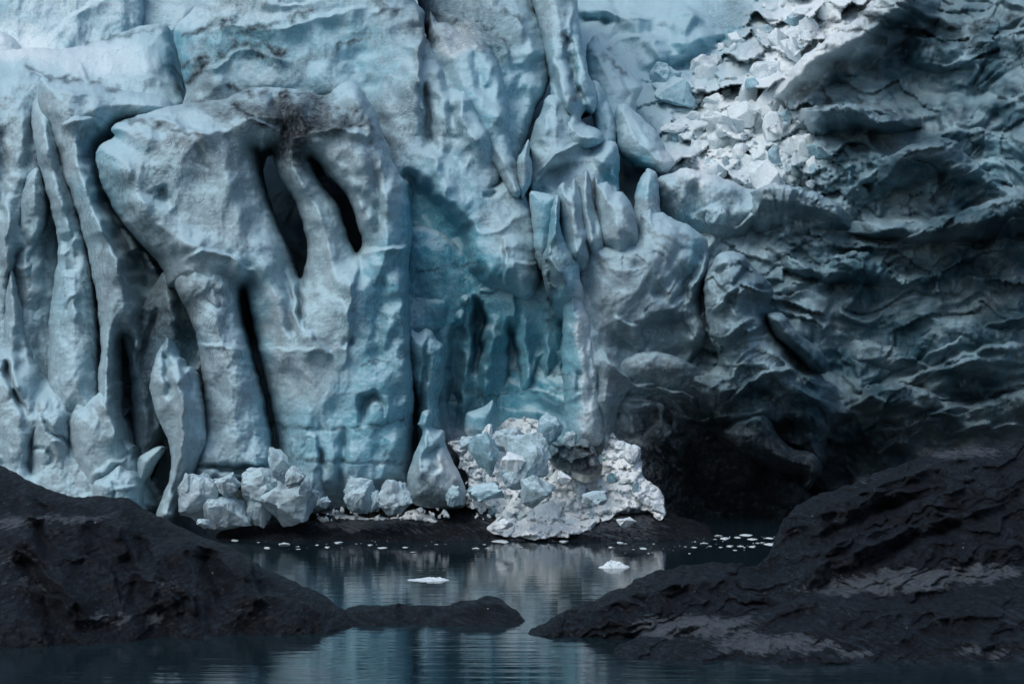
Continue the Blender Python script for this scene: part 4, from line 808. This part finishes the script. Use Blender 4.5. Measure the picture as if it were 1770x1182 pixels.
for L_, px, py, w, h, Y, sd, m_, rt in [
 ('thin pale ice tooth at the left end of the horizontal crack under the stout pillar',322,840,26,44,150,51,MCHG,.3),
 ('small rounded ice lump on the rock edge left of the arched grey-white block',352,905,26,18,147.5,52,MCHG,0.),
 ('white ice tooth leaning right beside the round-bottomed boulder',530,842,24,34,147.6,53,MCHG,.2),
 ('small ice wedge between the split block cluster and the rounded cube',560,868,26,22,149,54,MCHG,0.),
 ('blue-grey ice block half hidden behind the horned block',786,858,34,40,152,55,MCHB,.2),
 ('low white ice lump at the far right tip of the snow heap',1138,876,26,22,148.4,56,MCHW,.1),
 ('rounded ice cobble on the crest of the right snow heap',1072,770,22,18,153.4,57,MCHW,0.),
 ('square pale ice block above the big teal boulder on the snow heap',975,826,26,22,149,58,MCHW,.2),
 ('grey angular ice lump at the left foot of the snow heap',872,905,34,20,147,59,MCHW,0.),
 ('pale ice wedge at the lower lip of the icefall beside the grey bulge',1420,262,60,30,184,62,MCHB,.15),
 ('small blue ice cube high in the icefall near the dark fold',1290,100,34,26,210,63,MCHB,.2)]:
    block('ice_block', L_, 'ice block', px, py, w, h, Y, sd, m_, rt, npts=14+sd % 8)
protos = {}
for kind_, mt in (('w', MCHW), ('b', MCHB), ('f', MFLOAT)):
    protos[kind_] = [hull_mesh('ice_chunk', 100+i*7+ord(kind_), 12+i % 4, .12, 1, mt, 1. if kind_ != 'f' else .35, .07) for i in range(6)]
def chunk(kind_, pos, size, label, group, name='ice_chunk', flat=1., cat_='ice chunk', spin=True):
    o = bpy.data.objects.new(name, protos[kind_][rng.randrange(6)]); C.objects.link(o)
    o.location = pos
    o.rotation_euler = (rng.uniform(-3,3), rng.uniform(-3,3), rng.uniform(-3,3)) if spin else (0,0,rng.uniform(-3,3))
    o.scale = (size*rng.uniform(.8,1.3), size*rng.uniform(.7,1.1), size*rng.uniform(.6,1.)*flat)
    return tag(o, label, cat_, group)
def inpoly(poly, px, py): return sdf(np.array(poly, float), np.array([px*1.]), np.array([py*1.]))[0] > 0
ICEFALL = [(1290,-20),(1480,-30),(1440,50),(1400,95),(1375,160),(1385,200),(1395,250),(1420,330),(1350,335),(1290,318),(1210,300),(1165,262),(1150,225),(1190,185),(1120,180),(1150,120),(1215,110),(1245,75),(1300,50)]
k = 0
while k < 140:
    px, py = rng.uniform(1100,1490), rng.uniform(-30,340)
    if not inpoly(ICEFALL, px, py): continue
    Y = depth_at('G', px, py); s = rng.choice([.35,.6,.9,1.3,1.8])*rng.uniform(.8,1.2)
    chunk('w' if rng.random() < .8 or s > 1 else 'b', W(px, py, Y+.1*s), s, 'white or pale blue ice chunk among the rubble of the upper icefall', 'ice chunks strewn down the icefall'); k += 1
AP = [(780,770),(850,750),(930,730),(960,790),(1000,830),(1036,826),(1042,745),(1060,748),(1100,780),(1112,825),(1148,862),(1150,890),(1120,885),(1060,895),(1000,922),(900,926),(848,920),(812,880),(800,810)]
k = 0
while k < 170:
    px, py = rng.uniform(780,1150), rng.uniform(740,926)
    if not inpoly(AP, px, py): continue
    Y = depth_at('AP', px, py); s = rng.choice([.1,.14,.18,.25,.35,.6])*rng.uniform(.8,1.2)
    chunk('w' if rng.random() < .8 else 'b', W(px, py, Y-.2*s), s, 'small frosted ice chunk lying on the bright snow heap at the waterline', 'ice chunks on the snow heap'); k += 1
# floating ice
for _ in range(60):
    px = rng.uniform(545,775); Y = float(surf('SH')(np.array([px]), np.array([893.]))[0]); s = rng.choice([.1,.15,.22,.32])
    chunk('w', W(px, rng.uniform(880,899), Y-.8-rng.random()*.8), s, 'small crushed ice lump on the black shelf between the split block and the snow heap', 'ice lumps on the black shelf')
def floater(px, py, wpx, label, group=None, flat=1., name='floating_ice'):
    Y = H*F/(py-CY); s = wpx*Y/F/2
    o = bpy.data.objects.new(name, protos['f'][rng.randrange(6)]); C.objects.link(o)
    X = (px-CX)*Y/F; o.location = (X, Y, .02); o.scale = (s, s*rng.uniform(1.,1.8), min(s, .5)*1.1*flat); o.rotation_euler = (0,0,rng.uniform(-.3,.3))
    return tag(o, label, 'ice floe', group)
for px, py, w in [(404,934,24),(493,940,28),(462,947,18),(585,938,18),(566,946,12),(640,942,12),(660,947,20),(548,942,8),(515,949,10),(745,932,12),(750,930,16),(824,948,18),(818,932,10),(838,941,8),(755,941,10),(700,946,12),
    (1035,932,34),(975,936,22),(1072,938,18),(1165,931,26),(1208,931,22),(1242,926,20),(1252,931,22),(1275,929,16),(1300,932,20),(1330,930,18),(1318,938,12),(1330,941,28),(1218,939,20),(1228,944,10),(1112,948,16),(1056,946,10),(1185,945,8),(1200,946,12),(1262,944,16),(1280,944,14),(1300,945,16),
    (865,936,40),(900,946,8),(1096,929,14),(1130,940,8),(1290,925,26),(1345,934,18)]:
    floater(px, py, w, 'small white sliver of ice floating in the band at the glacier foot', 'ice bits floating below the glacier', rng.uniform(.25,.5))
for _ in range(70):
    left = rng.random() < .35
    px = rng.uniform(430,860) if left else rng.uniform(1050,1345); py = rng.uniform(934,956) if left else rng.uniform(926,958)
    floater(px, py, rng.choice([2,2.5,3,4,6,9]), 'small white sliver of ice floating in the band at the glacier foot', 'ice bits floating below the glacier', .4)
def floe(label, cx, cy, wpx, hpx, seed, top):
    """a low snow-topped floe with a jagged crest, outline radius and height from noise"""
    Y = H*F/(cy-CY); s = Y/F; n1, n2 = 90, 26
    th = np.linspace(0, 2*math.pi, n1, endpoint=False); rr = np.linspace(0, 1, n2)
    V = []; r_ = random.Random(seed)
    T, R = np.meshgrid(th, rr); rad = 1+.18*noise(np.cos(T)*2+seed, np.sin(T)*2, seed)
    X = R*rad*np.cos(T)*wpx*s/2; Yy = R*rad*np.sin(T)*wpx*s*.28
    env = np.interp(X/(wpx*s/2), *top)
    Z = .75*hpx*s*env*(1-R**2.5)*(.75+.5*noise(X*3.1, Yy*3.1, seed+1)+.35*noise(X*8, Yy*8, seed+2))-.06*R**3
    V = np.stack([X.ravel(), Yy.ravel(), Z.ravel()], 1)
    Q = [[i*n1+j, i*n1+(j+1) % n1, (i+1)*n1+(j+1) % n1, (i+1)*n1+j] for i in range(n2-1) for j in range(n1)]
    me = make_mesh('ice_floe', V, Q, MFLOAT); o = bpy.data.objects.new('ice_floe', me); C.objects.link(o)
    o.location = ((cx-CX)*s, Y, .0)
    return tag(o, label, 'ice floe')
floe('bright white crested ice floe alone on the open water, right of centre', 1061, 980, 66, 14, 3, ([-1,-.6,-.2,.3,.7,1],[.1,.45,1.,.9,.5,.05]))
floe('thin grey ice floe with a long flat tail, left of centre on the water', 738, 1002, 92, 8, 8, ([-1,-.7,-.3,.2,.5,.8,1],[.3,.25,.4,.8,1.,.8,.1]))

# ------------------------------------------------------------------ water and lake bed
def sheet(name, z, mat, x0, x1, y0, y1):
    me = make_mesh(name, [(x0,y0,z),(x1,y0,z),(x1,y1,z),(x0,y1,z)], [[0,1,2,3]], mat)
    o = bpy.data.objects.new(name, me); C.objects.link(o); return tag(o, kind='structure')
sheet('water', 0., MWATER, -900, 900, -600, 176)
sheet('ground', -6., MROCK, -3000, 3000, -3000, 3000)

# ------------------------------------------------------------------ light: an overcast northern evening
w = bpy.data.worlds.new('World'); sc.world = w; w.use_nodes = True
nt = w.node_tree; bg = nt.nodes['Background']
sky = nt.nodes.new('ShaderNodeTexSky'); sky.sky_type = 'NISHITA'; sky.sun_disc = False
EL, AZ = math.radians(52), math.radians(-35)       # sun over the left shoulder of the viewer
sky.sun_elevation = EL; sky.sun_rotation = math.pi+math.radians(50); sky.altitude = 200; sky.air_density = 1.; sky.dust_density = 2.5; sky.ozone_density = 1.
nt.links.new(sky.outputs[0], bg.inputs[0]); bg.inputs[1].default_value = .088
sd = bpy.data.lights.new('sun', 'SUN'); sd.energy = .9; sd.angle = math.radians(38); sd.color = (1.,.985,.965)
so = bpy.data.objects.new('sun', sd); C.objects.link(so)
from mathutils import Vector
v = Vector((-.5, -.62, .9)).normalized()
so.rotation_euler = v.to_track_quat('Z', 'Y').to_euler(); so.location = v*300
# sky rotation to the same direction
sky.sun_elevation = math.asin(v.z); sky.sun_rotation = math.atan2(v.x, v.y)

cam = bpy.data.cameras.new('camera'); co_ = bpy.data.objects.new('camera', cam); C.objects.link(co_)
co_.location = (0,0,H); co_.rotation_euler = (math.pi/2,0,0)
cam.sensor_width = 36; cam.lens = 36*F/1770; cam.clip_end = 6000; cam.clip_start = 1
sc.camera = co_
sc.view_settings.view_transform = 'Standard'; sc.view_settings.look = 'None'; sc.view_settings.exposure = .62; sc.view_settings.gamma = 1
